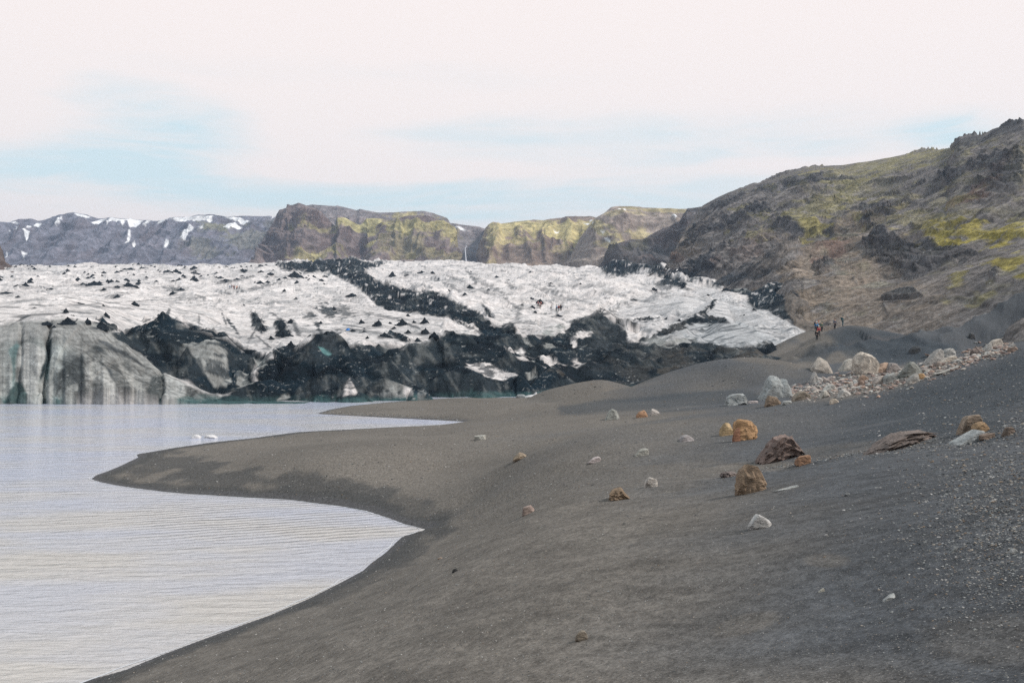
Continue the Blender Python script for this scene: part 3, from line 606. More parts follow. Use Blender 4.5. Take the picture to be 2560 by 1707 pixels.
# named crests: (crest outline, distance, slope to the lake, slope behind, rounding, front bulge, spur roughness)
ridges = [
 ([(-560,793),(0,788),(150,784),(250,802),(300,838),(360,888),(410,928),(470,962),(520,985),(552,1002)], [130,130.5,130.5,130,129,127.5,126,124.5,123,121.5], 1.0, 0.45, 0.6, 11.0, 0.0),
 ([(395,935),(420,945),(470,965),(520,985),(548,1000)], [122.5,122.5,122,121.5,121], 1.2, 1.0, 0.2, None, 0.1),
 (Z1([(735,1010),(800,985),(940,955),(1000,925),(1060,885),(1070,876),(1085,895),(1190,925),(1240,950),(1380,985),(1400,1000),(1480,1008),(1530,1050),(1600,1105),(1660,1150),(1750,1170)]), 141, 0.75, 0.7, 0.2, None, 0.18),
 (Z1([(1180,1130),(1260,1050),(1340,1042),(1430,1070),(1490,1150),(1530,1260)]), 134, 0.9, 0.5, 2.0, None, 0.05),
 (Z1([(1140,1060),(1130,1120),(1150,1220),(1300,1340),(1430,1400)]), [135,133,130,127,124], 0.8, 0.6, 0.2, None, 0.15),
 (ZB([(0,900),(60,860),(180,795),(330,770),(400,738),(560,700),(740,742),(930,715),(1060,640),(1200,560),(1260,600),(1400,665),(1440,740),(1500,850)]), [122.5,123,123.5,124,124.5,125,125.5,125.5,125,124.5,124,123.5,122.5,121.5], 1.3, 0.8, 0.2, None, 0.14),
 (ZB([(370,700),(400,610),(470,560),(560,480),(600,420),(620,398),(650,425),(680,440),(760,398),(860,345),(950,270),(1040,233),(1120,265),(1180,262),(1250,230),(1330,310),(1450,400),(1600,490),(1700,550),(1850,570),(1950,650),(2050,730),(2130,790),(2160,785),(2225,860)]), [131,132,133,134,135,135,135,135,135,135,135,135,135,135,135,134,133,132,131,130,128.5,127,125.5,125,124], 0.85, 0.9, 0.15, None, 0.16),
 (ZB([(820,560),(900,500),(1000,370),(1100,430),(1200,480),(1370,470),(1400,560),(1490,650)]), [129,130,131,131,131,130.5,129,126.5], 1.0, 0.8, 0.2, None, 0.15),
 (ZB([(1500,870),(1560,800),(1640,740),(1700,710),(1780,690),(1880,730),(2060,800),(2070,880)]), [122.5,123,124,124.5,124.5,124.5,124.3,123], 2.2, 0.8, 0.2, None, 0.08),
 (Z2([(380,1180),(500,1100),(600,1075),(700,1050),(760,1010),(820,983),(870,1000),(950,1030),(1020,1070),(1100,1110),(1230,1200),(1290,1270),(1330,1330)]), [147,149,150,151,152,152,152,151,150,149,147,144,141], 0.62, 0.7, 0.2, None, 0.16),
 (Z2([(690,1335),(780,1250),(900,1195),(960,1215),(1000,1250),(1060,1290),(1078,1310),(1070,1400)]), [131,132,133,133,132,131,130.5,127.5], 0.85, 0.8, 0.3, None, 0.06),
 (Z2([(940,1190),(1020,1185),(1100,1200),(1200,1232),(1292,1275)]), [139,140,140,139,138], 0.6, 0.7, 0.2, None, 0.05),
 (Z2([(1130,1420),(1200,1350),(1260,1300),(1300,1268),(1340,1310),(1400,1370)]), [130,131,132,132,131.5,130.5], 0.9, 0.8, 0.2, None, 0.14),
 (Z2([(1300,1400),(1380,1340),(1450,1270),(1500,1230),(1530,1217),(1565,1235),(1600,1272),(1640,1330)]), [132,133.5,135,136,136.5,136.5,136,135], 0.6, 0.8, 0.3, None, 0.1),
 (Z2([(1230,1150),(1330,1140),(1430,1180),(1455,1230),(1500,1260)]), [142,143,143,142,141], 0.8, 0.7, 0.3, None, 0.12),
 (Z9([(540,1290),(700,1250),(870,1262),(950,1280),(1060,1240),(1160,1205),(1300,1225),(1400,1195),(1500,1245),(1650,1310),(1800,1370),(1900,1420)]), [140,142,143,143,143,143,143,144,144,144,144,143], 0.6, 0.7, 0.2, None, 0.16),
 (Z9([(1380,1150),(1500,1100),(1600,1040),(1690,1015),(1760,1060),(1830,1130),(1920,1180),(2050,1230)]), [148,150,152,153,153,152,150,148], 0.7, 0.7, 0.2, None, 0.14),
 (Z9([(1850,1140),(1950,1125),(2080,1120),(2200,1130),(2352,1110)]), [156,157,157,157,157], 0.6, 0.6, 0.2, None, 0.2),
 (Z9([(-60,1110),(0,1095),(120,1130),(250,1170),(330,1200),(440,1290)]), [148,149,149,148,147,145], 0.6, 0.7, 0.2, None, 0.15),
 (Z9([(-200,830),(0,760),(60,740),(200,815),(280,850),(430,920),(600,990),(800,1060),(1000,1120),(1130,1010),(1200,1060),(1330,1150)]), [170,172,172,172,171,169,167,165,163,163,163,161], 0.35, 0.6, 0.3, None, 0.2),
 (Z9([(-25,750),(10,680),(30,650),(50,670),(60,720)]), [186,187,187.5,187,187], 1.4, 1.2, 0.1, None, 0.1),
 (Z9([(0,660),(120,600),(250,520),(330,500),(420,500),(540,545),(640,620)]), [195,200,204,206,206,204,200], 0.35, 0.4, 1.5, None, 0.06),
 (Z9([(280,830),(430,770),(560,690),(640,650),(700,638),(800,690),(870,710)]), [181,184,187,189,190,190,189], 0.45, 0.5, 0.6, None, 0.08),
 (Z9([(800,760),(900,690),(1000,630),(1060,590),(1180,520),(1260,460),(1345,418),(1300,520),(1420,570),(1520,632),(1600,690),(1680,735),(1690,800),(1700,900)]), [184,188,192,195,198,200,202,199,197,195,193,190,186,180], 0.42, 0.55, 0.2, None, 0.08),
 (Z9([(840,930),(980,830),(1080,765),(1150,775),(1210,815),(1260,800),(1320,820)]), [171,174,177,178,178,178,178], 0.45, 0.5, 0.5, None, 0.08),
 (ZA([(0,1080),(100,1030),(200,980),(300,920),(420,860),(620,770),(740,730),(860,692),(950,708),(1080,735),(1190,738),(1232,770),(1300,800)]), [172,177,182,187,192,199,203,205,206,207,208,207,206], 0.30, 0.5, 0.2, None, 0.08),
 (ZA([(640,775),(760,660),(870,690),(960,610),(1060,513),(1135,527),(1240,570),(1450,620),(1600,700),(1750,790),(1950,880),(2100,935)]), [218,222,225,236,250,252,250,242,232,222,212,204], 0.28, 0.45, 0.3, None, 0.06),
 (ZA([(1140,870),(1180,780),(1215,742),(1260,790)]), [190,195,200,198], 0.25, 0.4, 0.2, None, 0.06),
 (ZA([(1380,770),(1480,820),(1600,880),(1750,950),(1850,1020),(1900,1050)]), [200,197,194,190,186,184], 0.30, 0.5, 0.2, None, 0.06),
 (ZA([(480,500),(560,490),(760,475),(900,480),(1060,515)]), [262,263,264,262,258], 0.3, 0.3, 1.0, None, 0.06),
 (ZA([(640,480),(720,490),(680,560),(640,620)]), [262,258,250,244], 0.25, 0.3, 0.4, None, 0.05),
 (ZA([(500,690),(560,630),(610,615),(640,630)]), [236,238,239,238], 0.4, 0.5, 0.2, None, 0.05),
 (ZA([(100,1060),(200,1010),(280,1030),(400,1060),(520,1045),(640,1020),(700,1060),(800,1010),(860,1000),(960,1040),(1100,1070),(1250,1090),(1400,1070),(1560,1050),(1690,1015),(1750,1060),(1790,1100)]), [164]*17, 0.55, 0.7, 0.2, None, 0.2),
 (ZA([(0,1100),(40,1090),(130,1150),(200,1180),(400,1200),(560,1210),(700,1190),(850,1230),(950,1170),(1060,1220)]), [155]*10, 0.5, 0.7, 0.2, None, 0.2),
 (ZA([(700,1260),(820,1240),(1000,1200),(1200,1200),(1240,1180),(1490,1085),(1640,1160),(1800,1200)]), [150]*8, 0.5, 0.6, 0.3, None, 0.15),
 (Z1([(1870,635),(1925,590),(1980,622),(2080,590),(2180,555),(2270,580),(2352,520)]), [520,530,530,570,600,600,640], 0.35, 0.5, 0.5, None, 0.15),
 (Z2([(-10,540),(80,560),(140,520),(210,500),(300,530),(420,530)]), [640,640,700,720,720,720], 0.5, 0.5, 0.4, None, 0.2),
 (Z2([(0,620),(90,555),(160,580),(230,610),(280,612),(370,650),(440,690),(500,690),(560,712)]), [560,570,560,540,530,500,470,450,430], 0.35, 0.5, 0.4, None, 0.2),
 (Z2([(560,722),(640,730),(700,760),(750,755),(790,738),(830,765),(900,800),(960,830),(1050,880),(1110,940),(1180,962)]), [380,375,370,366,364,350,330,310,280,250,225], 0.34, 0.5, 0.4, None, 0.16),
 (Z2([(370,830),(440,785),(520,830),(600,850),(720,870),(800,910),(870,960)]), [300,300,290,280,270,260,248], 0.35, 0.5, 0.4, None, 0.16),
 (Z2([(170,740),(270,745),(330,790),(390,810)]), [340,338,325,318], 0.5, 0.5, 0.3, None, 0.16),
 (Z2([(1040,800),(1070,805),(1120,850),(1130,900)]), [290,288,275,262], 0.4, 0.5, 0.3, None, 0.16),
 (Z2([(1830,572),(1900,530),(1980,512),(2030,548),(2110,545),(2170,560),(2230,535),(2270,600),(2330,640)]), [640,640,640,630,620,610,600,560,520], 0.5, 0.5, 0.6, None, 0.16),
 (ZA([(340,332),(480,268),(600,300),(720,280),(850,350),(1000,380),(1140,400),(1200,372),(1260,420)]), [400,410,400,390,370,350,335,335,325], 0.35, 0.5, 0.4, None, 0.14),
 (ZA([(1240,390),(1350,372),(1500,385),(1620,360),(1780,320),(1900,315)]), [335,335,330,330,335,330], 0.4, 0.5, 0.3, None, 0.2),
 (ZA([(1460,500),(1600,480),(1780,440),(1960,450),(2020,480)]), [290,290,290,285,270], 0.5, 0.5, 0.3, None, 0.2),
]
for p2, D in [([(-170,820),(-150,900),(-140,985)],[129,122,118.5]), ([(-40,815),(-30,900),(-20,985)],[129,122.5,118.6]), ([(62,822),(85,852),(78,920),(75,985)],[127.5,124.5,121.2,118.7]),
              ([(150,806),(178,860),(150,925),(110,985)],[128.5,125,121.8,118.5]), ([(235,815),(232,875),(215,930),(185,985)],[128,125.2,121.8,118.6]), ([(232,875),(262,930),(285,985)],[125,122.2,118.7]),
              ([(300,850),(330,890),(350,985)],[127,124.5,118.8]), ([(360,892),(392,940),(385,992)],[126,123,118.8]), ([(405,930),(430,965),(440,1000)],[124.5,122,118.9]), ([(470,965),(490,985),(500,1003)],[123,121,119])]:
    ridges.append((p2, D, 1.15, 1.15, 0.9, None, 0.03))
for i, (p2, D, sf, sb, r, wf, spur) in enumerate(ridges):
    Z = np.maximum(Z, ridge_h(X, Y, pts3(p2, D), sf, sb, r, wf, spur, 200 + i * 7, 5.0 if D is not None else 5))
# small ash spikes that stand on the ridges and jag their outline
jag = darkness(PXg, PY0 - F * (Z - H) / Y, 0, 0)
jf = sstep(Y, 230, 420)
PY0g = PY0 - F * (Z - H) / Y
Z += jag * sstep(s_, 2.5, 6) * lerp((ridged(X / 7.5, Y / 6.5, 4, 130, 0.5) - 0.85) * 0.85 * (0.35 + 0.65 * sstep(s_, 4, 14)), (ridged(X / 13, Y / 16, 2, 131) - 0.7) * 1.5, jf)
for (k, a) in ((46, 0.3), (116, 0.8), (405, 0.35), (-80, 0.6)):
    g_ = np.exp(-((PXg - k - (7 * n3 + (Z - 4) * 1.1)) / 5.5) ** 2) * a * sstep(s_, 9, 5)
    Z -= g_ * 2.2 * (Z > 0)
Z = np.where(s_ < 0, -1.5, Z)
# weave the calving face
lean = sstep(s_, 9, 0.5)
Yd = Y + lean * fold[None, :] * sstep(PXg, 1100, 900) * 0.55
Xd = X * Yd / Y

PYg = PY0 - F * (Z - H) / Yd
LY = np.log(Y / 120)
n1 = fbm(X / (0.10 * Y + 8), LY * 8 + X / 150, 4, 140); nh = fbm(X / 1.1, Y / 0.9 + Z / 0.7, 4, 150)
n2 = fbm(X / 7, Y / 9 + Z / 3.2, 4, 60); n3 = fbm(X / 2.2, Y / 3 + Z / 1.1, 4, 64)
wx, wy = n2 * 5 + n3 * 4, n2 * 2.5 + n3 * 3.5
DK = darkness(PXg, PY0g, wx, wy)
cW, cG, cD, cd, cT, cB, cK = [np.array(v) for v in ((.63, .58, .56), (.26, .26, .25), (.12, .125, .125), (.035, .042, .048), (.085, .17, .17), (.062, .057, .052), (.0050, .0105, .0155))]
LY = np.log(Y / 120)
streak = ridged(X / (0.10 * Y + 8) + LY * 2.5, LY * 26 + X / 60 + n2 * 0.3, 4, 160)
ice = lerp(cW, np.array((.34, .33, .33)), (sstep(streak, 0.95, 1.5) * 0.55 + 0.3 * sstep(n1, 0.1, 0.7) + 0.28 * sstep(PYg, 740, 850))[..., None].clip(0, 1))
spk = sstep(n3 + 0.9 * n1, 0.75, 0.95) * sstep(Y, 420, 180)
ice = lerp(ice, np.array((.14, .14, .145)), (spk * 0.85)[..., None])
crv = np.maximum(sstep(1 - np.abs(pn((X + 0.4 * Y) / 9 + n3 * 0.4, (Y) / 22, 170)) * 9, 0.35, 0.9) * sstep(n1, -0.3, 0.25), sstep(1 - np.abs(pn(X / 30 + n3 * 0.1 + 3, LY * 22 + X / 90, 171)) * 11, 0.3, 0.9) * sstep(n1, 0.3, -0.3) * 0.8) * sstep(Y, 120, 160)
ice = lerp(ice, np.array((.11, .115, .12)), (crv * 0.8)[..., None])
rgt = sstep(PXg, 1480, 1700) * sstep(PYg, 690, 760)
ice = lerp(ice, ice * np.array((.80, .83, .85)), rgt[..., None])
grey_toe = polymask(PXg, PYg, ZA([(560,930),(700,850),(870,745),(1190,760),(1232,772),(1400,780),(1920,1050),(1690,1080),(1100,1090),(850,1000)]), 5, wx, wy)
tl = sstep(ridged((X * 0.7 - 0.7 * Y) / 2.6, (Y + 0.4 * X) / 30, 4, 175), 0.8, 1.4)
ice = lerp(ice, lerp(np.array((.36, .36, .365)), np.array((.10, .11, .12)), tl[..., None]), (grey_toe * 0.9)[..., None])
# dirty grey calving face on the left, its facet shading painted in
face = polymask(PXg, PYg, [(-700,815),(0,815),(60,800),(150,790),(250,805),(300,838),(360,888),(410,928),(470,962),(520,985),(600,1003),(600,1040),(-700,1040)], 8, n2 * 10, n2 * 8)
bed = sstep(pn(X / 30, (Z + n3 * 0.5) / 0.55 + X / 9, 180), 0.0, 0.5)
vert = ridged(PXg / 58.0 + (Z - 5) * 0.10 + n3 * .12, Z / 7.0, 4, 181)
fcol = lerp(np.array((.235, .232, .222)), np.array((.075, .079, .080)), (sstep(0.25 * vert + 0.5 * n3 + 0.9 * n2 + 0.45, 0.45, 1.15) * 0.7)[..., None])
fcol = fcol * (1 - 0.35 * bed + 0.18 * nh)[..., None]
for (bx, w_) in ((85, 26), (150, 30), (20, 14)): fcol = lerp(fcol, np.array((.37, .39, .375)), (0.75 * np.exp(-((PXg - bx - 8 * n2) / w_) ** 2) * sstep(PYg, 820, 880))[..., None])
fcol = lerp(fcol, cK * 1.6, (0.85 * np.maximum.reduce([np.exp(-((PXg - 203 - 4 * n3 - (Z - 5) * 1.0) / 7.0) ** 2) * sstep(PYg, 870, 900), blob(PXg, PYg, 165, 940, 30, 60, 25, n2 * .5) * 0.7, blob(PXg, PYg, 260, 925, 34, 12, 35, n2 * .5) * .8, blob(PXg, PYg, 240, 865, 36, 8, 38, n2 * .6) * .8, blob(PXg, PYg, 150, 980, 14, 30, 0, n2 * .5) * .6]))[..., None])
fcol = lerp(fcol, cT, (np.maximum(sstep(Z + n3 * 0.3, 1.0, 0.1) * 0.9, np.maximum(np.exp(-((PXg - 118 - (Z - 4) * 1.8) / 4.5) ** 2), 0.6 * np.exp(-((PXg - 36 - (Z - 4) * 1.6) / 4) ** 2)) * sstep(PYg, 850, 890) * 0.7))[..., None])
acr = PYg - 0.72 * PXg + 10 * n2; alo = PXg + 0.72 * PYg
dl = np.maximum(sstep(1 - np.abs(pn(acr / 26, alo / 170, 185)) * 9, 0.2, 0.9), 0.7 * sstep(1 - np.abs(pn(acr / 11 + 4, alo / 90, 186)) * 7, 0.3, 0.9)) * sstep(PXg, 90, 180)
fcol = fcol * (1 - 0.55 * dl)[..., None]
upper = sstep(PYg + 0.25 * (PXg - 200) * (PXg > 200) * -1 + n2 * 12, 870, 835)
fcol = lerp(fcol, np.array((.275, .27, .26)) * (1 - 0.45 * dl + 0.1 * nh)[..., None], (upper * 0.75)[..., None])
for pts, tone, am in [([(130,1080),(170,1060),(260,1080),(310,1130),(290,1200),(250,1330),(215,1420),(170,1400),(130,1200)], (.37,.365,.35), .85), ([(210,1370),(300,1300),(350,1330),(340,1430),(230,1450)], (.33,.33,.315), .8),
    ([(325,1040),(348,1020),(335,1110),(310,1230),(270,1310),(262,1290),(292,1150)], (.022,.034,.038), 1), ([(500,1160),(545,1165),(560,1400),(520,1445),(485,1300),(430,1290),(365,1410),(390,1250)], (.045,.05,.052), .85),
    ([(570,1200),(625,1180),(655,1250),(610,1310),(560,1260)], (.30,.295,.28), .8), ([(620,1170),(700,1240),(770,1370),(700,1385),(640,1290)], (.38,.37,.35), .85), ([(770,1190),(870,1280),(970,1385),(890,1400),(820,1300)], (.34,.33,.31), .85),
    ([(640,1035),(730,1075),(860,1140),(960,1235),(880,1190),(740,1115),(640,1065)], (.05,.055,.06), .85), ([(600,1385),(760,1405),(990,1435),(980,1470),(430,1470),(420,1440)], (.055,.062,.064), .8), ([(985,1290),(1058,1262),(1068,1400),(1020,1450),(970,1400)], (.06,.066,.066), .9),
    ([(1066,1255),(1110,1262),(1200,1330),(1225,1400),(1150,1435),(1080,1400)], (.31,.31,.30), .85), ([(60,1120),(112,1058),(140,1075),(95,1170),(84,1260),(72,1200)], (.10,.16,.16), .8), ([(0,1080),(60,1090),(70,1250),(60,1380),(0,1420)], (.24,.245,.235), .6),
    ([(60,1380),(110,1320),(150,1330),(190,1420),(150,1470),(30,1470)], (.035,.06,.06), .9), ([(430,1340),(500,1330),(500,1400),(420,1425)], (.28,.28,.265), .7)]:
    fcol = lerp(fcol, np.array(tone) * (1 - 0.3 * dl + 0.15 * nh + 0.1 * n3)[..., None], (am * polymask(PXg, PYg, Z1(pts), 3.5, n2 * 4, n3 * 5))[..., None])  # light and dark fans painted in as shading of facets and crevices
fcol = lerp(fcol, np.array((.03, .055, .058)), (0.8 * sstep(Z + n3 * 0.25, 0.75, 0.2))[..., None])  # dark undercut shade painted along the waterline
ice = lerp(ice, fcol, face[..., None])
# ash
bc = sstep(ridged((X + 0.3 * Y) / 1.4, (Y + Z) / 1.8, 4, 190), 1.32, 1.62) * sstep(n2 + 0.35 * n3, 0.0, 0.4)
ash = lerp(cK, cK * 1.7, sstep(n2, -0.3, 0.6)[..., None])
ash = lerp(ash, np.array((.22, .22, .215)), (bc * 0.8)[..., None])  # pale streaks: bare ice, plus glints painted into the ash
ash = lerp(ash, cd, (sstep(fbm(X / 16, Y / 16 + Z / 12, 3, 196), 0.15, 0.6) * 0.4)[..., None])
fm_ = sstep(fbm(X / 9 + 5, Z / 5 + Y / 18, 3, 198), 0.05, 0.35); fs_ = ridged((X + 0.7 * Z) / 2.2, (Z - 0.5 * X) / 7, 4, 199)
ash = lerp(ash, lerp(np.array((.028, .036, .042)), np.array((.12, .124, .122)), sstep(fs_, 0.7, 1.45)[..., None]), (fm_ * 0.7)[..., None])  # facet shading painted into the ash as grey streaked faces
ash = lerp(ash, np.array((.050, .046, .042)), (0.55 * sstep(PXg + n1 * 120, 1330, 1600) * sstep(n2, -0.1, 0.4) * sstep(Y, 260, 200))[..., None])
ash = lerp(ash, np.array((.06, .12, .12)), (sstep(Z + n3 * 0.3, 0.9, 0.2) * sstep(s_, 6, 2) * 0.6)[..., None])
hole = sstep(n3 + 0.5 * n2, 0.55, 0.8) * sstep(Y, 230, 300)
gc = lerp(ice, ash, (DK * (1 - 0.8 * hole))[..., None].clip(0, 1))
look = dict(W=cW * 0.92, G=cG, D=cD, d=cd, T=cT, B=cB, E=np.array((.13, .11, .095)))
for pts, soft, kcol in white_polys:
    mk = polymask(PXg, PY0g, pts, soft, wx * 0.8, wy * 0.9)
    c_ = look[kcol] * (1 + 0.25 * nh + 0.15 * n3)[..., None]
    mk = mk * (1 - (0 if kcol == 'E' else 0.8) * sstep(n3 + 0.6 * n2, 0.2, 0.55))
    gc = lerp(gc, c_, mk[..., None])
gc = gc * (1 + 0.10 * nh)[..., None]
for (cx, cy, rx, ry, an, am) in [(1550,650,120,7,-12,.6),(1700,700,160,10,-14,.55),(1150,712,70,14,0,.6),(770,752,70,12,-10,.5),(1690,935,34,60,-30,.9),(2130,850,70,40,20,.75),(2030,880,34,26,0,.6),(1500,930,8,46,-30,.7),(1462,900,6,56,-20,.6),(1530,965,9,38,-35,.8),(1720,1055,70,7,40,.6),
    (250,880,150,8,-4,.5),(150,905,80,5,-28,.6),(1100,862,9,34,20,.6),(950,925,44,6,-30,.6),(500,862,110,6,5,.45),(1820,900,60,9,35,.6),(1930,960,14,50,-25,.6),(2080,960,14,60,-25,.8),(1650,1010,10,40,30,.6),(1300,930,7,50,0,.45),(1240,985,60,6,10,.4),(300,700,240,5,-3,.35),(900,790,260,5,-4,.35),(1350,760,220,6,-8,.35),(60,830,120,8,0,.4),(1000,700,200,6,-4,.3),(700,830,200,6,4,.35)]:
    (qx, qy), = Z1([(cx, cy)]); gc = lerp(gc, np.array((.05, .056, .062)), (min(1, am * 1.35) * blob(PXg, PYg, qx, qy, rx / 2.6133, ry / 2.6133, an, n2 * 0.6 + n3 * 0.9))[..., None])  # ash streaks, strengthened to paint in shading of the ice folds
for (cx, cy, rx, ry, an, am) in [(1380,200,150,9,10,.5),(1000,640,10,70,-40,.5),(1100,690,120,14,25,.45),(1230,790,90,9,35,.5),(1050,720,160,10,20,.4),(1500,720,120,12,15,.4),(1700,690,160,8,0,.35),(1620,770,120,9,12,.4),(2000,760,160,9,14,.4),(2230,740,60,9,0,.45),(1250,690,40,14,30,.5),(1300,870,20,50,20,.45),(1700,910,160,9,-14,.5),(1900,860,90,10,-18,.45),(2250,700,60,20,0,.5),(900,650,90,8,20,.4),(1150,560,200,5,4,.3),(1500,600,200,5,4,.3),(850,690,60,12,30,.5),(150,850,60,36,20,.6),(60,880,40,20,0,.6),(380,1000,140,8,12,.5),(250,960,100,6,10,.5),(620,960,120,8,24,.6),(420,890,160,14,10,.45)]:
    (qx, qy), = Z2([(cx, cy)]); gc = lerp(gc, np.array((.07, .075, .08)), (min(1, am * 1.35) * blob(PXg, PYg, qx, qy, rx / 2.6133, ry / 2.6133, an, n2 * 0.6 + n3 * 0.9))[..., None])  # further dark streaks, partly ash, partly painted fold shading
glacier = grid_obj("glacier", Xd, Yd, Z, gc.clip(0.006, 0.9), M_ICE); tag(glacier, kind="structure")
def glacier_hit(px, py, dmin=0):
    c = int(np.argmin(np.abs(gpxc - px)))
    ok = np.where((PYg[:, c] <= py) & (Yd[:, c] > dmin))[0]
    j = ok[0] if len(ok) else len(gs) - 30
    return Xd[j, c], Yd[j, c], Z[j, c]

# ------------------------------------------------------------------ mountains
def relief(name, rows, cols, nrow, disp, colour, mat):
    """rows: outlines from foot to skyline and over the top, each [(px, py, distance)]; in between the slope is straight"""
    cols = np.asarray(cols, float); PYr = []; IDr = []
    for r_ in rows:
        r_ = sorted(r_); a = np.array(r_, float)
        PYr.append(np.interp(cols, a[:, 0], a[:, 1])); IDr.append(1 / np.interp(cols, a[:, 0], a[:, 2]))
    py = []; idd = []; tt = []
    for i in range(len(rows) - 1):
        t = np.linspace(0, 1, nrow[i], endpoint=(i == len(rows) - 2))[:, None]
        py.append(lerp(PYr[i][None], PYr[i + 1][None], t)); idd.append(lerp(IDr[i][None], IDr[i + 1][None], t)); tt.append(i + t + 0 * PYr[i][None])
    py = np.concatenate(py); D = 1 / np.concatenate(idd); T = np.concatenate(tt); px = np.repeat(cols[None], len(py), 0)
    x = (px - PX0) / F * D; y = D.copy(); z = H + (PY0 - py) / F * D
    P_ = np.stack([x, y, z], -1); du = np.gradient(P_, axis=1); dv = np.gradient(P_, axis=0)
    nn = np.cross(du, dv); nn /= np.linalg.norm(nn, axis=-1)[..., None] + 1e-9
    sm = 9; kk = np.ones(sm) / sm
    for ax in (0, 1):
        for c in range(3):
            nn[..., c] = np.apply_along_axis(lambda v: np.convolve(np.pad(v, sm // 2, mode="edge"), kk, "valid"), ax, nn[..., c])
    dz = disp(px, py, x, y, z, T)
    P_ = P_ + nn * dz[..., None]
    P_[..., 2] += np.where(T > len(rows) - 2, 0, 0)
    o = grid_obj(name, P_[..., 0], P_[..., 1], P_[..., 2], colour(px, py, x, y, z, T, dz).clip(0.006, 0.9), mat)
    tag(o, kind="structure"); return o, P_, px, py

# the big slope on the right
sky_E = [(1600,705,540),(1645,692,560),(1665,668,590),(1683,636,620),(1698,602,660),(1721,568,700),(1752,520,760),(1763,510,770),(1790,495,765),(1821,481,760),(1867,464,750),(1928,449,735),(1997,424,715),(2043,416,700),(2108,413,680),(2157,405,665),(2234,392,640),(2311,378,610),(2376,372,560),(2381,358,550),(2399,342,540),(2456,336,510),(2483,323,495),(2560,305,460),(2700,275,420),(2950,255,380),(3400,240,330)]
foot_E = [(1600,715,530),(1645,706,520),(1665,705,500),(1775,722,420),(1900,745,345),(1985,775,265),(2010,815,240),(2040,850,222),(2100,860,205),(2300,872,175),(2560,872,135),(2900,860,110),(3400,850,90)]
mid_E = [(1600,710,535),(1645,699,540),(1665,690,545),(1683,672,560),(1721,640,575),(1763,610,560),(1867,590,505),(1997,590,440),(2108,610,395),(2234,640,330),(2311,640,300),(2456,620,275),(2560,600,262),(2900,560,225),(3400,540,190)]
back_E = [(p[0], p[1] + 14, p[2] * 1.12) for p in sky_E]
cliffs = [Z3([(540,595),(640,570),(760,555),(830,525),(980,497),(1110,485),(1290,505),(1180,520),(1060,535),(900,560),(760,560),(700,600)]), Z3([(240,730),(300,680),(420,640),(550,600),(520,640),(400,690),(290,740)]),
 Z3([(90,930),(200,830),(380,800),(480,740),(600,710),(710,712),(640,770),(440,820),(260,880),(120,990)]), Z3([(715,885),(760,850),(850,830),(980,835),(1010,860),(900,880),(800,875),(740,895)]),
 Z3([(1330,1080),(1320,960),(1380,850),(1440,830),(1480,900),(1600,930),(1720,890),(1800,960),(1980,1000),(1900,1060),(1780,1080),(1700,1130),(1560,1140),(1480,1080)]),
 Z3([(1800,540),(1850,470),(1980,460),(2080,390),(2200,340),(2300,370),(2180,430),(2060,470),(1960,520),(1880,550)]), Z3([(1285,820),(1310,740),(1400,680),(1510,690),(1440,740),(1340,830)]),
 Z3([(970,1090),(985,1010),(1060,1000),(1130,1030),(1120,1050),(1040,1080)]), Z3([(1640,580),(1700,530),(1780,515),(1700,560)]), Z3([(1888,330),(1900,260),(1980,228),(2110,230),(2150,185),(2352,135),(2352,200),(2200,240),(2060,290),(1930,330)]),
 Z3([(1950,640),(2000,590),(2120,540),(2260,570),(2200,610),(2060,600)]), Z3([(1430,1320),(1520,1280),(1640,1270),(1700,1290),(1560,1330),(1450,1380)]), Z3([(2100,430),(2352,330),(2352,560),(2250,590),(2180,540)]), Z3([(1880,1000),(2100,1000),(1960,1040),(1820,1050)]), Z3([(2130,1180),(2230,1160),(2180,1200)]), Z3([(380,960),(440,910),(430,1000),(390,1010)])]
moss = [(1450,420,420,45,-10,.7),(1700,370,200,25,-8,.6),(1250,560,130,30,-38,.8),(1000,560,170,18,-4,.6),(880,505,120,12,-18,.5),(950,720,250,30,-18,.6),(900,790,170,36,0,.7),(1000,850,70,40,-30,1.0),(600,890,120,25,-8,.6),(1450,640,120,30,-8,.5),(1700,810,280,50,3,.6),(2100,850,280,50,-8,1.2),(2000,915,220,30,-10,1.25),(2330,800,120,40,0,1.0),(2320,1055,90,20,0,.9),(2280,1140,110,30,5,1.2),(1940,1195,60,24,-30,1.0),(1850,1330,50,15,-20,.8),(2080,1290,90,22,-20,.8),(2340,450,50,120,10,.5),(1150,620,300,70,-20,.35),(2150,1210,60,20,-20,.5),(530,720,60,10,-8,.7),(690,580,60,8,-5,.8),(1830,690,120,20,-5,.4),(2100,740,250,24,0,.4),(1880,570,130,20,-40,.45),(600,930,60,14,-8,.5)]
tans = [(1050,1000,360,120,-35,.8),(1250,1150,420,130,-38,.8),(850,1400,200,150,-60,.9),(1300,1350,360,120,-10,.6),(700,1050,260,90,-35,.4),(120,880,130,110,-40,.6),(1700,1350,320,120,-20,.35)]
reds = [(2050,640,180,45,-35,.9),(1900,700,150,16,-30,.7),(1100,970,110,45,-20,.9),(2250,410,120,14,-40,.6),(600,950,160,50,-30,.35),(1420,760,130,40,-25,.4),(330,1080,60,20,-30,.5),(80,1040,40,25,-30,.7)]
darks = [(250,1090,120,50,-20,.9),(150,1160,200,26,10,.9),(500,1140,200,70,-25,.7),(700,1090,80,60,-50,.5),(330,990,50,30,-40,.6),(1080,850,60,20,-40,.6),(840,1340,22,110,8,1.0),(1500,1420,80,50,10,.4),(1450,970,60,140,0,.5),(2000,1260,200,70,-10,.3),(2250,1400,200,60,-15,.5),(420,1170,120,30,0,.7)]
def z3inv(px, py): return (px - 1660) * 2.6133, (py - 250) * 2.6133
E_cache = {}
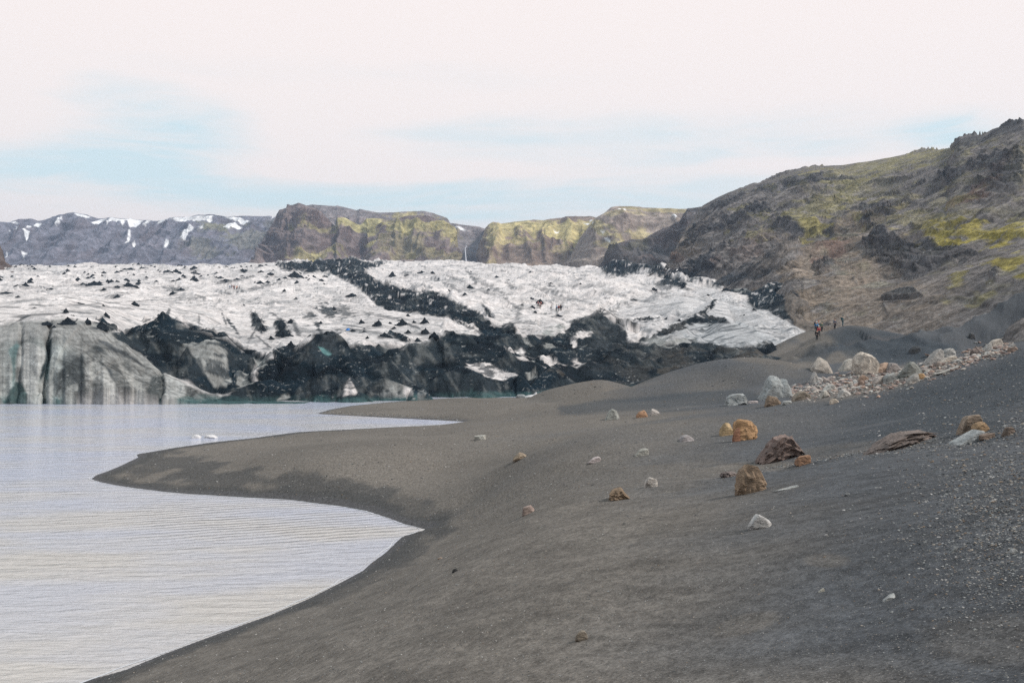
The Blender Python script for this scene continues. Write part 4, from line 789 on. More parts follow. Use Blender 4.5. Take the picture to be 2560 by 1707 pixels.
def disp_E(px, py, x, y, z, T):
    zx, zy = z3inv(px, py)
    n = fbm(x / 45, z / 30 + y / 60, 4, 300) * 5; fine = ridged(x / 14 + y / 60, z / 12 - x / 30, 4, 305) - 0.8
    gul = ridged(y / 22 - x / 70, x / 130, 4, 309) - 0.8            # gullies run down the slope
    wxy = fbm(x / 12, z / 8 + y / 30, 3, 311)
    cm = np.zeros(px.shape)
    for c in cliffs: cm = np.maximum(cm, polymask(px, py, c, 3.5, wxy * 12, wxy * 9))
    E_cache["cm"] = cm; E_cache["n"] = wxy; E_cache["gul"] = gul
    near = np.clip(y / 400, 0.25, 1.2)
    edge = sstep(T, 0, 0.15)
    st = ridged(x / 9 + wxy, (z + x * 0.12) / 4.5, 4, 320) - 0.8
    crest = 1 - 0.93 * np.exp(-((T - 2) / 0.14) ** 2)
    return ((n * 0.7 + fine * 0.4 + gul * 1.5 + (ridged(y / 6.5 - x / 60, x / 90, 3, 345) - 0.8) * 0.55 + sstep(ridged(x / 70 + wxy * .3, (z - 0.10 * x) / 8, 3, 340), 1.0, 1.5) * 1.1) * near * edge + cm * (1.3 + st * 1.5) * near) * crest
def col_E(px, py, x, y, z, T, dz):
    zx, zy = z3inv(px, py); nw = E_cache["n"]; gul = E_cache["gul"]
    n2_ = fbm(x / 6, z / 5 + y / 14, 4, 330); st = fbm(y / 3.5 - x / 30, x / 70, 4, 334); bedm = sstep(ridged(x / 70 + nw * .3, (z - 0.10 * x) / 8, 3, 340), 1.0, 1.5) * sstep(nw, -0.2, 0.3)
    c = np.ones(px.shape + (3,)) * np.array((.158, .140, .132)); c = c * (1 + 0.22 * n2_ + 0.38 * st)[..., None] * (1 - 0.4 * bedm)[..., None]
    def ap(lst, colr, wv=0.6, k=1.0):
        nonlocal c
        for (cx, cy, rx, ry, an, am) in lst:
            m = blob(zx, zy, cx, cy, rx, ry, an, nw * wv + n2_ * 0.5 + st * 0.25) * min(am, 1.0) * k
            cc = np.array(colr) * (am if am > 1 else 1); c = lerp(c, cc * (1 + 0.25 * n2_)[..., None], m[..., None])
    ap(tans, (.215, .17, .133)); ap(reds, (.17, .115, .095)); ap(darks, (.024, .031, .040), 0.7, 0.9)
    hue = sstep(zy + zx * 0.3, 900, 1300)
    for (cx, cy, rx, ry, an, am) in moss:
        m = blob(zx, zy, cx, cy, rx * 1.15, ry * 1.3, an, nw * 0.8 + n2_ * 1.1 + st * 0.4) * min(am * 0.8, .9)
        base = lerp(np.array((.27, .235, .12)), np.array((.28, .23, .065)), float(np.clip((am - .8) / .4, 0, 1)) )
        c = lerp(c, base * (1 + 0.35 * n2_)[..., None], m[..., None])
    sm_ = sstep(n2_ * 0.6 + nw, 0.35, 0.8) * sstep(zx, 700, 1300) * 0.35
    c = lerp(c, np.array((.17, .155, .085)), sm_[..., None])
    cm = E_cache["cm"]; rock = np.array((.050, .050, .055)) * (1 + 0.7 * np.clip(n2_, -1, 1))[..., None]
    c = lerp(c, rock, (cm * 0.7)[..., None])
    stones = sstep(fbm(x / 1.1, z / 0.9 + y / 2, 2, 350), 0.62, 0.75) * sstep(zy, 900, 1300) * 0.5
    c = lerp(c, np.array((.26, .25, .24)), stones[..., None])
    return c
cols_E = np.concatenate([np.arange(1600, 2620, 2.2), np.linspace(2625, 3400, 90)])
mE, PE, pxE, pyE = relief("mountain", [foot_E, mid_E, sky_E, back_E], cols_E, [150, 150, 8], disp_E, col_E, M_SLOPE)

# far ranges
def snowmask(px, py, w_):
    sn = np.zeros(px.shape)
    polys = [Z1([(600,272),(690,252),(700,262),(620,282)]), Z1([(695,300),(720,248),(800,255),(880,258),(935,268),(900,290),(860,300),(830,282),(800,298),(770,280),(730,278)]), Z1([(930,292),(960,265),(985,268),(950,295)]),
     Z1([(1028,290),(1050,262),(1180,245),(1240,240),(1300,238),(1395,235),(1370,270),(1330,262),(1290,275),(1200,275),(1120,262),(1060,285)]), Z1([(1455,237),(1540,240),(1640,268),(1600,285),(1540,262)]), Z1([(1455,320),(1490,295),(1540,285),(1560,300),(1585,308),(1550,322),(1510,318),(1500,345),(1470,335)]),
     Z1([(1180,390),(1240,325),(1270,322),(1240,370),(1210,395)]), Z1([(1058,435),(1085,390),(1105,395),(1075,430)]), Z1([(180,345),(215,300),(235,278),(270,280),(240,310),(200,342)]), Z1([(85,310),(105,303),(128,322),(105,350)]), Z1([(155,348),(190,355),(172,392)]),
     Z1([(360,290),(380,265),(412,252),(390,275)]), Z1([(485,218),(520,222),(590,240),(580,250),(520,248)]), Z1([(860,440),(880,425),(900,435),(880,450)]), Z1([(805,398),(850,345),(858,352),(830,385)]), Z1([(55,275),(100,270),(125,280)]), Z1([(135,455),(180,460),(150,488)]), Z1([(25,485),(50,478),(40,498)]), Z1([(845,415),(890,375),(870,405)]), Z1([(1300,335),(1350,312),(1330,335)]), Z1([(45,332),(60,315),(68,322)]), Z1([(1770,260),(1790,238),(1800,242)]),
     Z2([(878,303),(920,305),(960,320),(920,322)]), Z2([(1755,270),(1770,266),(1790,272),(1775,282)]), Z2([(1850,385),(1865,378),(1900,400),(1890,405)]), Z2([(1720,292),(1760,292),(1745,300)]), Z2([(1940,200),(1995,195),(2000,205),(1970,215)]), Z2([(2300,235),(2350,238),(2320,268)]), Z2([(1525,330),(1560,328),(1540,338)]), Z2([(1830,330),(1865,335),(1845,340)])]
    for p in polys: sn = np.maximum(sn, polymask(px, py, p, 1.2, w_ * 2.5, w_ * 1.5))
    return sn
def far_disp(amp, seed, wl):
    def f(px, py, x, y, z, T):
        led = ridged(x / (wl * 3), (z + fbm(x / (wl * 2), z / wl, 3, seed + 3) * wl * 0.2) / (wl * 0.35), 4, seed) - 0.8
        gul = ridged(x / wl + 0.15 * fbm(x / wl, z / wl, 3, seed + 7), z / (wl * 3.2), 5, seed + 11) - 0.8
        return (gul * amp * 0.75 + led * amp * 0.6) * sstep(T, 0, 0.2) * (1 - 0.85 * np.exp(-((T - 1) / 0.10) ** 2)) * np.where(T > 1, 0.1, 1)
    return f
def far_col(basec, mossc, mossb, seed, wl, redness=0.3, sn=True):
    def f(px, py, x, y, z, T, dz):
        a = fbm(x / wl, z / (wl * 0.6), 4, seed + 21); b_ = fbm(x / (wl * 0.35), z / (wl * 0.12), 4, seed + 25)
        c = np.ones(px.shape + (3,)) * np.array(basec); c = c * (1 + 0.3 * b_)[..., None]
        c = lerp(c, np.array((.13, .085, .075)), (sstep(a, 0.0, 0.6) * redness)[..., None])
        for (cx, cy, rx, ry, an, am) in mossb:
            m = blob(px, py, cx, cy, rx, ry, an, a * 0.5 + b_ * 0.6) * am
            c = lerp(c, np.array(mossc) * (1 + 0.3 * b_)[..., None], m[..., None])
        if sn: c = lerp(c, np.array((.86, .84, .84)), snowmask(px, py, b_)[..., None])
        return c
    return f
def rng(pts, D, back=0.0): return [(p[0], p[1], D) for p in pts]
top_A = Z1([(-1500,300),(-600,250),(-200,290),(0,272),(60,278),(125,255),(200,252),(250,268),(300,258),(380,232),(480,212),(560,226),(640,250),(720,245),(840,255),(930,262),(1030,268),(1130,245),(1220,240),(1290,232),(1395,226),(1480,236),(1600,234),(1750,240),(1900,236),(2100,240)])
relief("far_mountain", [[(-600,664,2150),(900,664,2150)], rng(top_A, 2500), [(p[0], p[1] + 5, 3000) for p in top_A]], np.arange(-560, 780, 1.9), [95, 8], far_disp(16, 400, 70),
       far_col((.165, .158, .185), (.27, .25, .13), [(560,570,60,14,0,.6),(500,620,60,16,10,.3),(620,600,60,20,0,.3),(700,560,30,20,0,.2)], 400, 60, 0.28), M_FAR)
top_B = Z1([(1640,540),(1700,420),(1760,300),(1790,260),(1822,195),(1870,180),(1872,155),(1900,165),(1950,145),(1990,162),(2040,175),(2100,215),(2200,230),(2352,290)]) + Z2([(100,300),(200,262),(300,245),(480,262),(560,240),(700,235),(800,270),(880,318),(940,345),(1000,375),(960,430),(930,480),(925,530)])
top_B2 = Z1([(1880,260),(2000,165),(2040,158),(2200,165),(2352,190)]) + Z2([(100,172),(240,200),(380,215),(520,210),(600,208),(660,201),(740,215),(830,250),(850,280),(1000,300),(1040,306),(1100,330)])
relief("far_mountain_behind", [rng([(p[0], 670) for p in top_B2], 1950), rng(top_B2, 2200), [(p[0], p[1] + 6, 2600) for p in top_B2]], np.arange(top_B2[0][0], 1215, 1.9), [70, 8], far_disp(9, 430, 60),
       far_col((.21, .18, .175), (.40, .33, .15), [(1035,545,70,12,4,.8),(1000,565,80,10,0,.7),(1100,570,60,8,15,.6)], 430, 50, 0.2), M_FAR)
relief("near_cliff", [rng([(600,662),(1155,662)], 1650), rng(top_B, 1840), [(p[0], p[1] + 8, 2000) for p in top_B]], np.arange(622, 1156, 1.7), [110, 8], far_disp(17, 460, 60),
       far_col((.185, .145, .135), (.37, .32, .155), [(780,565,60,9,5,.8),(790,625,80,10,0,.8),(760,640,80,8,-5,.7),(855,572,22,6,0,.7),(930,560,90,16,3,1.0),(1030,570,130,14,4,1.0),(1130,590,50,14,15,.9),(915,605,30,8,5,.9),(1010,615,80,24,5,.45),(1085,640,60,12,10,.5),(960,635,60,10,0,.35),(1160,610,20,25,0,.5)], 460, 50, 0.45), M_FAR)
top_C = Z2([(1010,520),(1030,440),(1055,380),(1080,310),(1105,285),(1130,274),(1180,285),(1290,275),(1400,262),(1460,265),(1540,252),(1620,240),(1760,238),(1820,250),(1900,270),(2050,330),(2200,420)])
relief("green_plateau", [rng([(1190,668),(1420,672),(1480,680),(1700,700)], 1500), [(p[0], p[1], 1780) for p in top_C], [(p[0], p[1] + 5, 2200) for p in top_C]], np.arange(1188, 1660, 1.7), [110, 8], far_disp(12, 490, 60),
       far_col((.24, .18, .145), (.47, .39, .19), [(1260,570,60,20,0,.9),(1380,570,120,16,2,1.0),(1450,590,130,22,8,.95),(1540,610,110,24,20,.9),(1300,600,90,9,4,.7),(1560,640,90,20,15,.8),(1480,640,90,12,5,.4),(1225,610,14,50,0,.5),(1480,565,80,10,0,.8),(1400,625,60,10,5,.4),(1245,600,15,35,0,.5)], 490, 40, 0.5), M_FAR)
top_D = [(1385,690),(1425,640)] + Z2([(1700,370),(1800,250),(1850,225),(1900,185),(1950,176),(2040,173),(2110,178),(2352,190)]) + [(1760, 523), (1850, 528)]
relief("brown_mountain", [rng([(1380,692),(1850,690)], 1150), [(p[0], p[1], 1400) for p in top_D], [(p[0], p[1] + 5, 1700) for p in top_D]], np.arange(1386, 1850, 1.9), [100, 8], far_disp(10, 520, 55),
       far_col((.29, .235, .20), (.48, .40, .21), [(1530,590,60,10,30,.8),(1600,590,30,30,-40,.7),(1560,620,80,10,10,.8),(1500,560,60,7,25,.7),(1560,535,60,6,0,.5),(1650,524,90,4,2,.7)], 520, 50, 0.3), M_FAR)
top_F = Z2([(1800,585),(1850,530),(1880,470),(1910,430),(1960,405),(2040,385),(2110,385),(2160,355),(2220,330),(2290,300),(2352,270)]) + Z3([(150,705),(260,690)]) + [(1850, 500)]
relief("grey_spur", [rng([(1480,695),(1600,700),(1900,720)], 760), [(p[0], p[1], 980) for p in top_F], [(p[0], p[1] + 6, 1200) for p in top_F]], np.arange(1488, 1800, 1.8), [100, 8], far_disp(9, 550, 34),
       far_col((.100, .092, .092), (.17, .15, .08), [(1590,610,60,8,-20,.3)], 550, 34, 0.35, False), M_FAR)
top_G = [(-600,470),(-200,560),(-60,600),(0,614),(8,630),(14,655),(30,665),(50,680),(60,690)]
relief("left_spur", [rng([(-600,700),(60,700)], 640), rng(top_G, 700), [(p[0], p[1] + 12, 800) for p in top_G]], np.arange(-600, 60, 2.2), [60, 6], far_disp(3.5, 580, 18),
       far_col((.15, .12, .11), (.15, .14, .08), [], 580, 18, 0.3, False), M_FAR)

# ------------------------------------------------------------------ waterfall in the far gorge
def tube_strip(name, pts, wid, mat):
    V = []; Fc = []
    for i, (x, y, z) in enumerate(pts):
        for a in range(6):
            V.append((x + math.cos(a * math.pi / 3) * wid[i], y + math.sin(a * math.pi / 3) * wid[i] * 0.6, z))
    for i in range(len(pts) - 1):
        for a in range(6): Fc.append((i * 6 + a, i * 6 + (a + 1) % 6, (i + 1) * 6 + (a + 1) % 6, (i + 1) * 6 + a))
    me = bpy.data.meshes.new(name); me.from_pydata(V, [], Fc); return link(name, me, mat)
M_FALL = plain("falling_water", (0.50, 0.49, 0.52), 0.6, 0.3)
fp = [wp(px, py, D) for px, py, D in [(1166, 614, 1640), (1165, 618, 1630), (1163, 621, 1618), (1163.5, 630, 1612), (1164, 640, 1608), (1165, 652, 1604), (1165, 662, 1602)]]
tag(tube_strip("waterfall", fp, [0.5, 0.6, 0.6, 0.8, 1.0, 1.3, 1.5], M_FALL), "thin white waterfall dropping down the dark gorge between the far cliffs", "waterfall")

# ------------------------------------------------------------------ rocks
_bm = bmesh.new(); bmesh.ops.create_icosphere(_bm, subdivisions=4, radius=1.0)
ICO = np.array([v.co[:] for v in _bm.verts]); ICOF = np.array([[v.index for v in f.verts] for f in _bm.faces]); _bm.free()
_bm = bmesh.new(); bmesh.ops.create_icosphere(_bm, subdivisions=3, radius=1.0)
ICO3 = np.array([v.co[:] for v in _bm.verts]); ICOF3 = np.array([[v.index for v in f.verts] for f in _bm.faces]); _bm.free()
def rock_shape(seed, planes=14, boxy=5, rough=0.05, small=False, crumb=0.0):
    boxy = boxy + 4 if boxy > 4 else boxy
    rs = np.random.RandomState(seed); V = (ICO3 if small else ICO).copy()
    r = 1 / (np.sum(np.abs(V) ** boxy, 1) ** (1 / boxy))
    for i in range(planes):
        n = rs.normal(size=3); n /= np.linalg.norm(n); d_ = rs.uniform(0.88, 1.22)
        c = V @ n; r = np.where(c > 0.05, np.minimum(r, d_ / np.maximum(c, 0.05)), r)
    V = V * r[:, None]
    f1 = ridged(V[:, 0] * 1.7 + V[:, 2] * 0.6, V[:, 1] * 1.7 - V[:, 2] * 1.9, 4, seed) - 0.8
    f2 = fbm(V[:, 0] * 5 + V[:, 1] * 2, V[:, 2] * 5 - V[:, 1] * 3, 3, seed + 50)
    V = V * (1 + rough * f1 + rough * 0.5 * f2 + crumb * f2)[:, None]
    mn, mx = V.min(0), V.max(0)
    V = (V - mn) / (mx - mn); V[:, 0] -= 0.5; V[:, 1] -= 0.5
    return V
def boulder(px, base, wpx, hpx, colr, label, seed, prof=None, planes=14, boxy=5, rough=0.05, depth=0.75, name="boulder", cat="boulder", group=None, sink=0.12, crumb=0.0, hit=None, mat=None, smooth=False, tilt=0.0):
    x, y, z = hit if hit is not None else ground_hit(px, base)
    wm_, hm = wpx / F * y, hpx / F * y
    V = rock_shape(seed, planes, boxy, rough, wpx < 26, crumb)
    if prof: V[:, 2] *= np.interp(V[:, 0] + 0.5, *zip(*prof))
    V[:, 2] = V[:, 2] * (1 + sink) - sink
    V[:, :2] *= (1 + (0.5 if wpx > 140 else 0.10) * np.clip(0.45 - V[:, 2], 0, 0.6))[:, None]
    V = V * [wm_, wm_ * depth, hm]
    if hit is None:
        gx_ = (bil(GZ, x + wm_ / 2, y) - bil(GZ, x - wm_ / 2, y)) / wm_; gy_ = (bil(GZ, x, y + wm_ * .8) - bil(GZ, x, y)) / (wm_ * .8)
        V[:, 2] += V[:, 0] * gx_ * (0.9 if wpx > 100 else 0.4) + V[:, 1] * gy_ * 0.9; z = bil(GZ, x, y + wm_ * depth * 0.4)
    me = mesh_np(name, V, ICOF3 if wpx < 26 else ICOF, None, smooth)
    o = link(name, me, mat or M_ROCK); o.location = (x, y + wm_ * depth * 0.4, z); o.color = (*[min(1, (0.82 * c_ + 0.18 * sum(colr) / 3) * 1.08) for c_ in colr], 1)
    if not smooth:
        me.polygons.foreach_set("use_smooth", np.ones(len(me.polygons), bool)); me.set_sharp_from_angle(angle=R(24))
    return tag(o, label, cat, group)
GREY = (.30, .31, .30); PALE = (.46, .42, .38); TAN = (.32, .26, .20); BRN = (.20, .13, .085); ORG = (.42, .22, .09); RED = (.24, .115, .085); OCH = (.45, .29, .10); DGR = (.16, .16, .155); CREAM = (.50, .42, .34); PNK = (.40, .33, .31)
tri = [(0, .5), (.3, .95), (.55, 1), (1, .55)]; wedgeL = [(0, .45), (.4, .85), (.8, 1), (1, .8)]; wedgeR = [(0, .8), (.25, 1), (.6, .9), (1, .5)]; dome = [(0, .7), (.2, .95), (.5, 1), (.8, .93), (1, .65)]
twin = [(0, .5), (.12, .75), (.33, .97), (.45, 1), (.58, .95), (.68, .80), (.82, .97), (.93, .93), (1, .75)]; flat = None
rocks = [
 (2170, 936, 64, 57, CREAM, "tallest cream boulder with cracked brown top at the head of the rubble", 1, [(0,.75),(.15,.9),(.35,1),(.8,.95),(1,.7)], 12, .06),
 (2119, 927, 38, 31, (.44,.39,.33), "cream boulder leaning against the left side of the tallest cracked boulder", 2, wedgeL, 12, .05),
 (2060, 933, 56, 38, (.42,.36,.30), "tan dome shaped boulder half buried behind the round sand hill", 3, [(0,.55),(.15,.85),(.4,1),(.7,.8),(1,.15)], 10, .03),
 (1943, 996, 78, 59, (.33,.34,.33), "large pale grey boulder with two peaks at the left end of the rubble", 4, twin, 14, .06),
 (1844, 1013, 53, 30, (.33,.34,.33), "squat pale grey boulder standing alone left of the twin peaked boulder", 5, [(0,.7),(.2,.95),(.8,1),(1,.6)], 12, .07),
 (1935, 1014, 40, 26, (.25,.17,.11), "brown block in front of the foot of the twin peaked grey boulder", 6, [(0,.6),(.25,1),(.7,.85),(1,.5)], 10, .04),
 (2008, 999, 44, 22, (.29,.235,.175), "olive brown wedge lying between the twin peaked boulder and the flat slabs", 7, tri, 9, .04),
 (2045, 957, 30, 29, PALE, "pale angular stone with a pointed horn below the half buried dome", 8, [(0,.5),(.3,1),(.5,.6),(.8,.55),(1,.4)], 9, .04),
 (2073, 953, 28, 15, (.42,.34,.30), "split pinkish slab beside the pale horned stone", 9, [(0,.9),(.4,.5),(.8,.9),(1,.3)], 8, .04),
 (2215, 930, 40, 24, (.42,.27,.18), "orange capped slab just right of the tallest cracked boulder", 10, [(0,.4),(.3,.9),(.7,1),(1,.6)], 10, .04),
 (2236, 929, 38, 22, (.26,.22,.20), "dull brown slab behind the orange capped slab", 61, dome, 10, .04),
 (2198, 933, 22, 16, (.40,.27,.19), "small tan block touching the lower edge of the orange capped slab", 11, dome, 8, .03),
 (2282, 940, 58, 37, (.22,.225,.20), "dark grey green boulder with a pale slanting top in the middle of the rubble", 12, [(0,.45),(.3,.85),(.5,1),(.8,.9),(1,.6)], 11, .08),
 (2234, 954, 43, 20, (.28,.28,.26), "low grey slab with a dark underside in front of the dark boulder", 13, [(0,.5),(.2,.95),(.6,1),(1,.3)], 8, .06),
 (2286, 957, 30, 23, (.33,.31,.28), "grey stone leaning on the small orange stone at the lower edge of the rubble", 14, wedgeL, 9, .04),
 (2306, 948, 21, 15, (.44,.25,.10), "small orange stone below the dark grey green boulder", 15, dome, 8, .04),
 (2340, 911, 46, 38, (.33,.30,.27), "broad grey tan boulder at the upper part of the rubble", 16, [(0,.3),(.5,.8),(.8,1),(1,.9)], 9, .04),
 (2378, 893, 32, 23, (.40,.38,.35), "pale boulder with rounded back resting behind the broad grey tan boulder", 17, dome, 12, .06),
 (2374, 906, 42, 15, CREAM, "pile topping pale slab in front of the broad grey tan boulder", 18, wedgeL, 9, .05),
 (2349, 917, 22, 14, (.24,.19,.16), "small brown stone below the broad grey tan boulder", 19, dome, 8, .04),
 (2494, 867, 32, 20, CREAM, "uppermost pale square block of the rubble trail on the slope", 20, [(0,.5),(.3,.9),(.8,1),(1,.6)], 8, .03),
 (2472, 878, 22, 21, (.40,.38,.35), "pale upright slab just below the uppermost square block", 21, wedgeL, 8, .03),
 (2449, 884, 34, 22, (.23,.17,.14), "dark brown hollow boulder left of the uppermost pale blocks", 22, [(0,.8),(.3,1),(.7,.7),(1,.5)], 12, .10),
 (2536, 878, 24, 12, (.24,.17,.13), "flat brown stone half buried near the right edge of the dune crest", 23, dome, 8, .04),
 (2023, 975, 17, 9, (.52,.44,.38), "small white rounded stone above the olive brown wedge", 24, dome, 4, .01),
 (2088, 1009, 23, 13, (.47,.38,.29), "small cream block lying alone on the sand below the rubble", 25, wedgeR, 8, .02),
 (2113, 991, 33, 17, PALE, "pale pointed slabs at the lower lip of the rubble", 26, tri, 9, .05),
 (2064, 993, 24, 18, (.42,.38,.32), "pale triangular stone right of the olive brown wedge", 27, tri, 8, .04),
 (1884, 1008, 24, 6, PNK, "flat pink slab right of the squat grey boulder", 28, flat, 8, .02),
 (1969, 1011, 24, 9, (.34,.34,.32), "flat light grey stone right of the brown block", 29, flat, 8, .04),
 (2074, 976, 31, 15, (.43,.41,.37), "wide pale slab above the lower lip of the rubble", 30, wedgeL, 8, .04),
 (2290, 886, 25, 14, (.045,.05,.055), "dark upright slab on the moraine behind the rubble", 31, wedgeL, 8, .04),
 (2432, 852, 14, 14, (.06,.065,.07), "small dark boulder high on the slope above the rubble", 32, dome, 8, .04),
 (2161, 953, 26, 15, (.38,.24,.16), "orange brown flake standing below the tallest cracked boulder", 33, tri, 8, .04),
 (2155, 964, 16, 13, (.24,.16,.12), "small brown cube below the orange brown flake", 34, dome, 8, .03),
 (2204, 961, 34, 20, (.42,.35,.30), "pinkish tan boulder in the rubble left of the low grey slab", 35, dome, 10, .06),
 (2372, 929, 55, 13, (.36,.33,.29), "long flat slab sunk in the sand along the lower right of the rubble", 36, [(0,.2),(.6,.6),(1,1)], 8, .03),
 (1531, 1049, 39, 27, (.30,.305,.275), "grey arch shaped boulder at the foot of the round hill", 37, [(0,.2),(.25,.8),(.5,1),(.8,.85),(1,.35)], 12, .06),
 (1606, 1044, 28, 18, (.38,.20,.10), "orange boulder between the arch shaped boulder and the pale block", 38, [(0,.7),(.3,.85),(.7,1),(1,.6)], 9, .05),
 (1638, 1038, 23, 19, (.42,.37,.33), "pale block with dark underside right of the orange boulder", 39, [(0,1),(.4,.85),(1,.65)], 7, .03),
 (1868, 1100, 60, 53, (.46,.25,.10), "big ochre orange boulder standing on the dark sand", 40, [(0,.9),(.15,1),(.75,1),(1,.85)], 8, .10),
 (1842, 1104, 20, 37, (.30,.125,.06), "rust red block split from the left side of the ochre boulder", 41, [(0,.7),(.5,.9),(1,1)], 8, .06),
 (1819, 1089, 35, 31, (.44,.29,.13), "yellow ochre boulder left of the rust red block", 42, [(0,.6),(.4,1),(.8,.95),(1,.6)], 10, .04),
 (1958, 1152, 114, 64, (.215,.145,.12), "widest crumbly reddish brown mound of lava rock", 43, [(0,.35),(.15,.7),(.35,.97),(.7,1),(.88,.7),(1,.4)], 16, .16),
 (2010, 1163, 37, 22, (.34,.175,.09), "small rust orange block at the right foot of the reddish mound", 44, flat, 9, .05),
 (1882, 1232, 72, 74, (.25,.165,.10), "tall brown boulder with a notched foot in the middle of the slope", 45, [(0,.7),(.2,.95),(.4,1),(.65,.95),(.9,.7),(1,.6)], 12, .09),
 (1873, 1233, 38, 20, (.24,.15,.075), "low brown rock at the foot of the tall brown boulder", 62, dome, 10, .05),
 (2268, 1114, 152, 35, (.185,.14,.12), "low wide brown outcrop half drowned in black sand", 46, [(0,.3),(.25,.8),(.5,1),(.8,.8),(1,.4)], 16, .08),
 (2437, 1079, 60, 44, (.30,.22,.155), "tan rounded boulder on the dune beside a smaller orange one", 47, [(0,.6),(.2,.95),(.7,1),(.95,.7),(1,.5)], 9, .03),
 (2458, 1082, 40, 26, (.40,.24,.11), "orange rounded stone leaning on the tan dune boulder", 48, dome, 9, .04),
 (2429, 1108, 74, 28, (.31,.32,.315), "long slate grey slab tilted up on the dune", 49, [(0,.25),(.5,.75),(.8,1),(1,.9)], 6, .03),
 (2525, 1087, 28, 20, (.20,.145,.11), "small brown stone near the right edge of the picture above the gully", 50, dome, 9, .05),
 (2473, 1099, 38, 13, (.26,.18,.13), "flat rusty stone behind the tilted slate slab", 51, flat, 9, .05),
 (1718, 1104, 37, 15, (.30,.265,.26), "thin purple grey slab forming a low tent on the sand", 52, tri, 6, .03),
 (1905, 1322, 57, 36, (.42,.40,.38), "pale grey wedge rock alone on the lower slope", 53, [(0,.45),(.2,.8),(.38,1),(.6,.85),(1,.55)], 8, .03),
 (1970, 1223, 56, 9, (.38,.38,.36), "long flat pale slab right of the tall brown boulder", 54, [(0,.4),(.5,.5),(.8,.8),(1,1)], 8, .03),
 (1826, 1193, 47, 14, (.19,.145,.13), "low crumbling brown rock left of the tall brown boulder", 55, dome, 16, .14),
 (1605, 1139, 34, 16, (.40,.385,.33), "pale curved slab tilted on the sand near the purple grey slab", 56, [(0,.35),(.3,.85),(.7,1),(1,.95)], 7, .03),
 (1487, 1157, 31, 13, (.44,.36,.34), "flat pinkish stone with an upturned end in the middle of the beach", 57, wedgeL, 7, .03),
 (1302, 1148, 38, 16, (.29,.21,.135), "low brown pointed stone nearest the peninsula", 58, [(0,.5),(.4,1),(.7,.7),(1,.25)], 10, .06),
 (1200, 1100, 30, 11, (.40,.38,.33), "small pale slab alone near the far end of the beach", 59, flat, 7, .03),
 (1629, 1217, 31, 27, (.50,.44,.385), "pale upright block with an arched foot", 60, [(0,.85),(.2,1),(1,.75)], 7, .04),
 (1550, 1250, 54, 29, (.25,.165,.095), "crumbling brown rock below the pale upright block", 63, [(0,.8),(.2,.95),(.6,1),(.8,.6),(1,.3)], 16, .12),
 (1321, 1284, 30, 20, (.28,.20,.165), "square brown block on a white base on the lower beach", 64, [(0,.9),(.7,1),(1,.6)], 6, .02),
 (1454, 1602, 30, 24, (.26,.21,.155), "round brown cobble at the bottom of the picture", 65, dome, 10, .04),
 (2226, 1500, 27, 16, (.40,.40,.385), "smooth light grey oval stone on the gravel at lower right", 66, [(0,.4),(.5,.8),(1,1)], 4, .01),
 (1137, 1430, 14, 9, (.035,.038,.04), "small black stone above the wet edge of the cove", 67, dome, 8, .04),
 (1562, 1312, 10, 7, (.25,.24,.22), "tiny grey stone left of the pale grey wedge rock", 68, dome, 8, .04),
 (1100, 1397, 13, 4, (.34,.24,.17), "thin rusty flake lying above the cove", 69, dome, 8, .04),
 (2120, 1240, 13, 6, (.14,.15,.155), "tiny dark slate chip right of the long flat pale slab", 70, flat, 8, .03),
 (2385, 1382, 18, 12, (.30,.31,.31), "grey slate piece in the gravel at right", 71, wedgeL, 8, .05),
 (2535, 1385, 20, 13, (.36,.36,.35), "rounded pale pebble at the right edge of the gravel", 72, dome, 8, .02),
 (2055, 1480, 14, 8, (.42,.39,.32), "small cream chip on the lower slope left of the oval stone", 73, wedgeL, 8, .03),
]
for (px, b_, w_, h_, colr, lab, seed, prof, planes, rough) in rocks:
    crumb = 0.12 if w_ > 140 else (0.06 if rough > 0.1 else 0.0)
    boulder(px, b_, w_, h_, colr, lab, seed, prof, planes, 5, rough, 0.8, name="boulder" if w_ >= 26 else "stone", cat="boulder" if w_ >= 26 else "stone", crumb=crumb, smooth=(planes <= 4), sink=0.35)

# loose gravel and the rubble between the boulders: one mesh each
_bm = bmesh.new(); bmesh.ops.create_icosphere(_bm, subdivisions=1, radius=1.0)
I1 = np.array([v.co[:] for v in _bm.verts]); I1F = np.array([[v.index for v in f.verts] for f in _bm.faces]); _bm.free()
def scatter(name, xs_, ys_, sizes, cols_, seed, flatn=(0.35, 0.8)):
    rs = np.random.RandomState(seed); n = len(xs_)
    V = np.repeat(I1[None], n, 0) * (1 + rs.uniform(-0.28, 0.28, (n, len(I1), 1)))
    V = np.clip(V, -0.82, 0.82)
    V[..., 0] *= rs.uniform(0.8, 1.5, (n, 1)); V[..., 2] *= rs.uniform(*flatn, (n, 1))
    a = rs.uniform(0, 6.28, n); ca_, sa_ = np.cos(a)[:, None], np.sin(a)[:, None]; t = rs.uniform(-0.4, 0.4, n)[:, None]
    x = V[..., 0] * ca_ - V[..., 1] * sa_; y = V[..., 0] * sa_ + V[..., 1] * ca_; z = V[..., 2] + x * t
    zs = np.array([bil(GZ, xs_[i], ys_[i]) for i in range(n)])
    P_ = np.stack([x * sizes[:, None] + xs_[:, None], y * sizes[:, None] + ys_[:, None], z * sizes[:, None] + (zs + sizes * 0.15)[:, None]], -1)
    Fc = (I1F[None] + (np.arange(n) * len(I1))[:, None, None]).reshape(-1, 3)
    cc = np.repeat(cols_[:, None, :], len(I1), 1)
    o = link(name, mesh_np(name, P_.reshape(-1, 3), Fc, cc.reshape(-1, 3), False), M_PEB); tag(o, kind="stuff"); return o
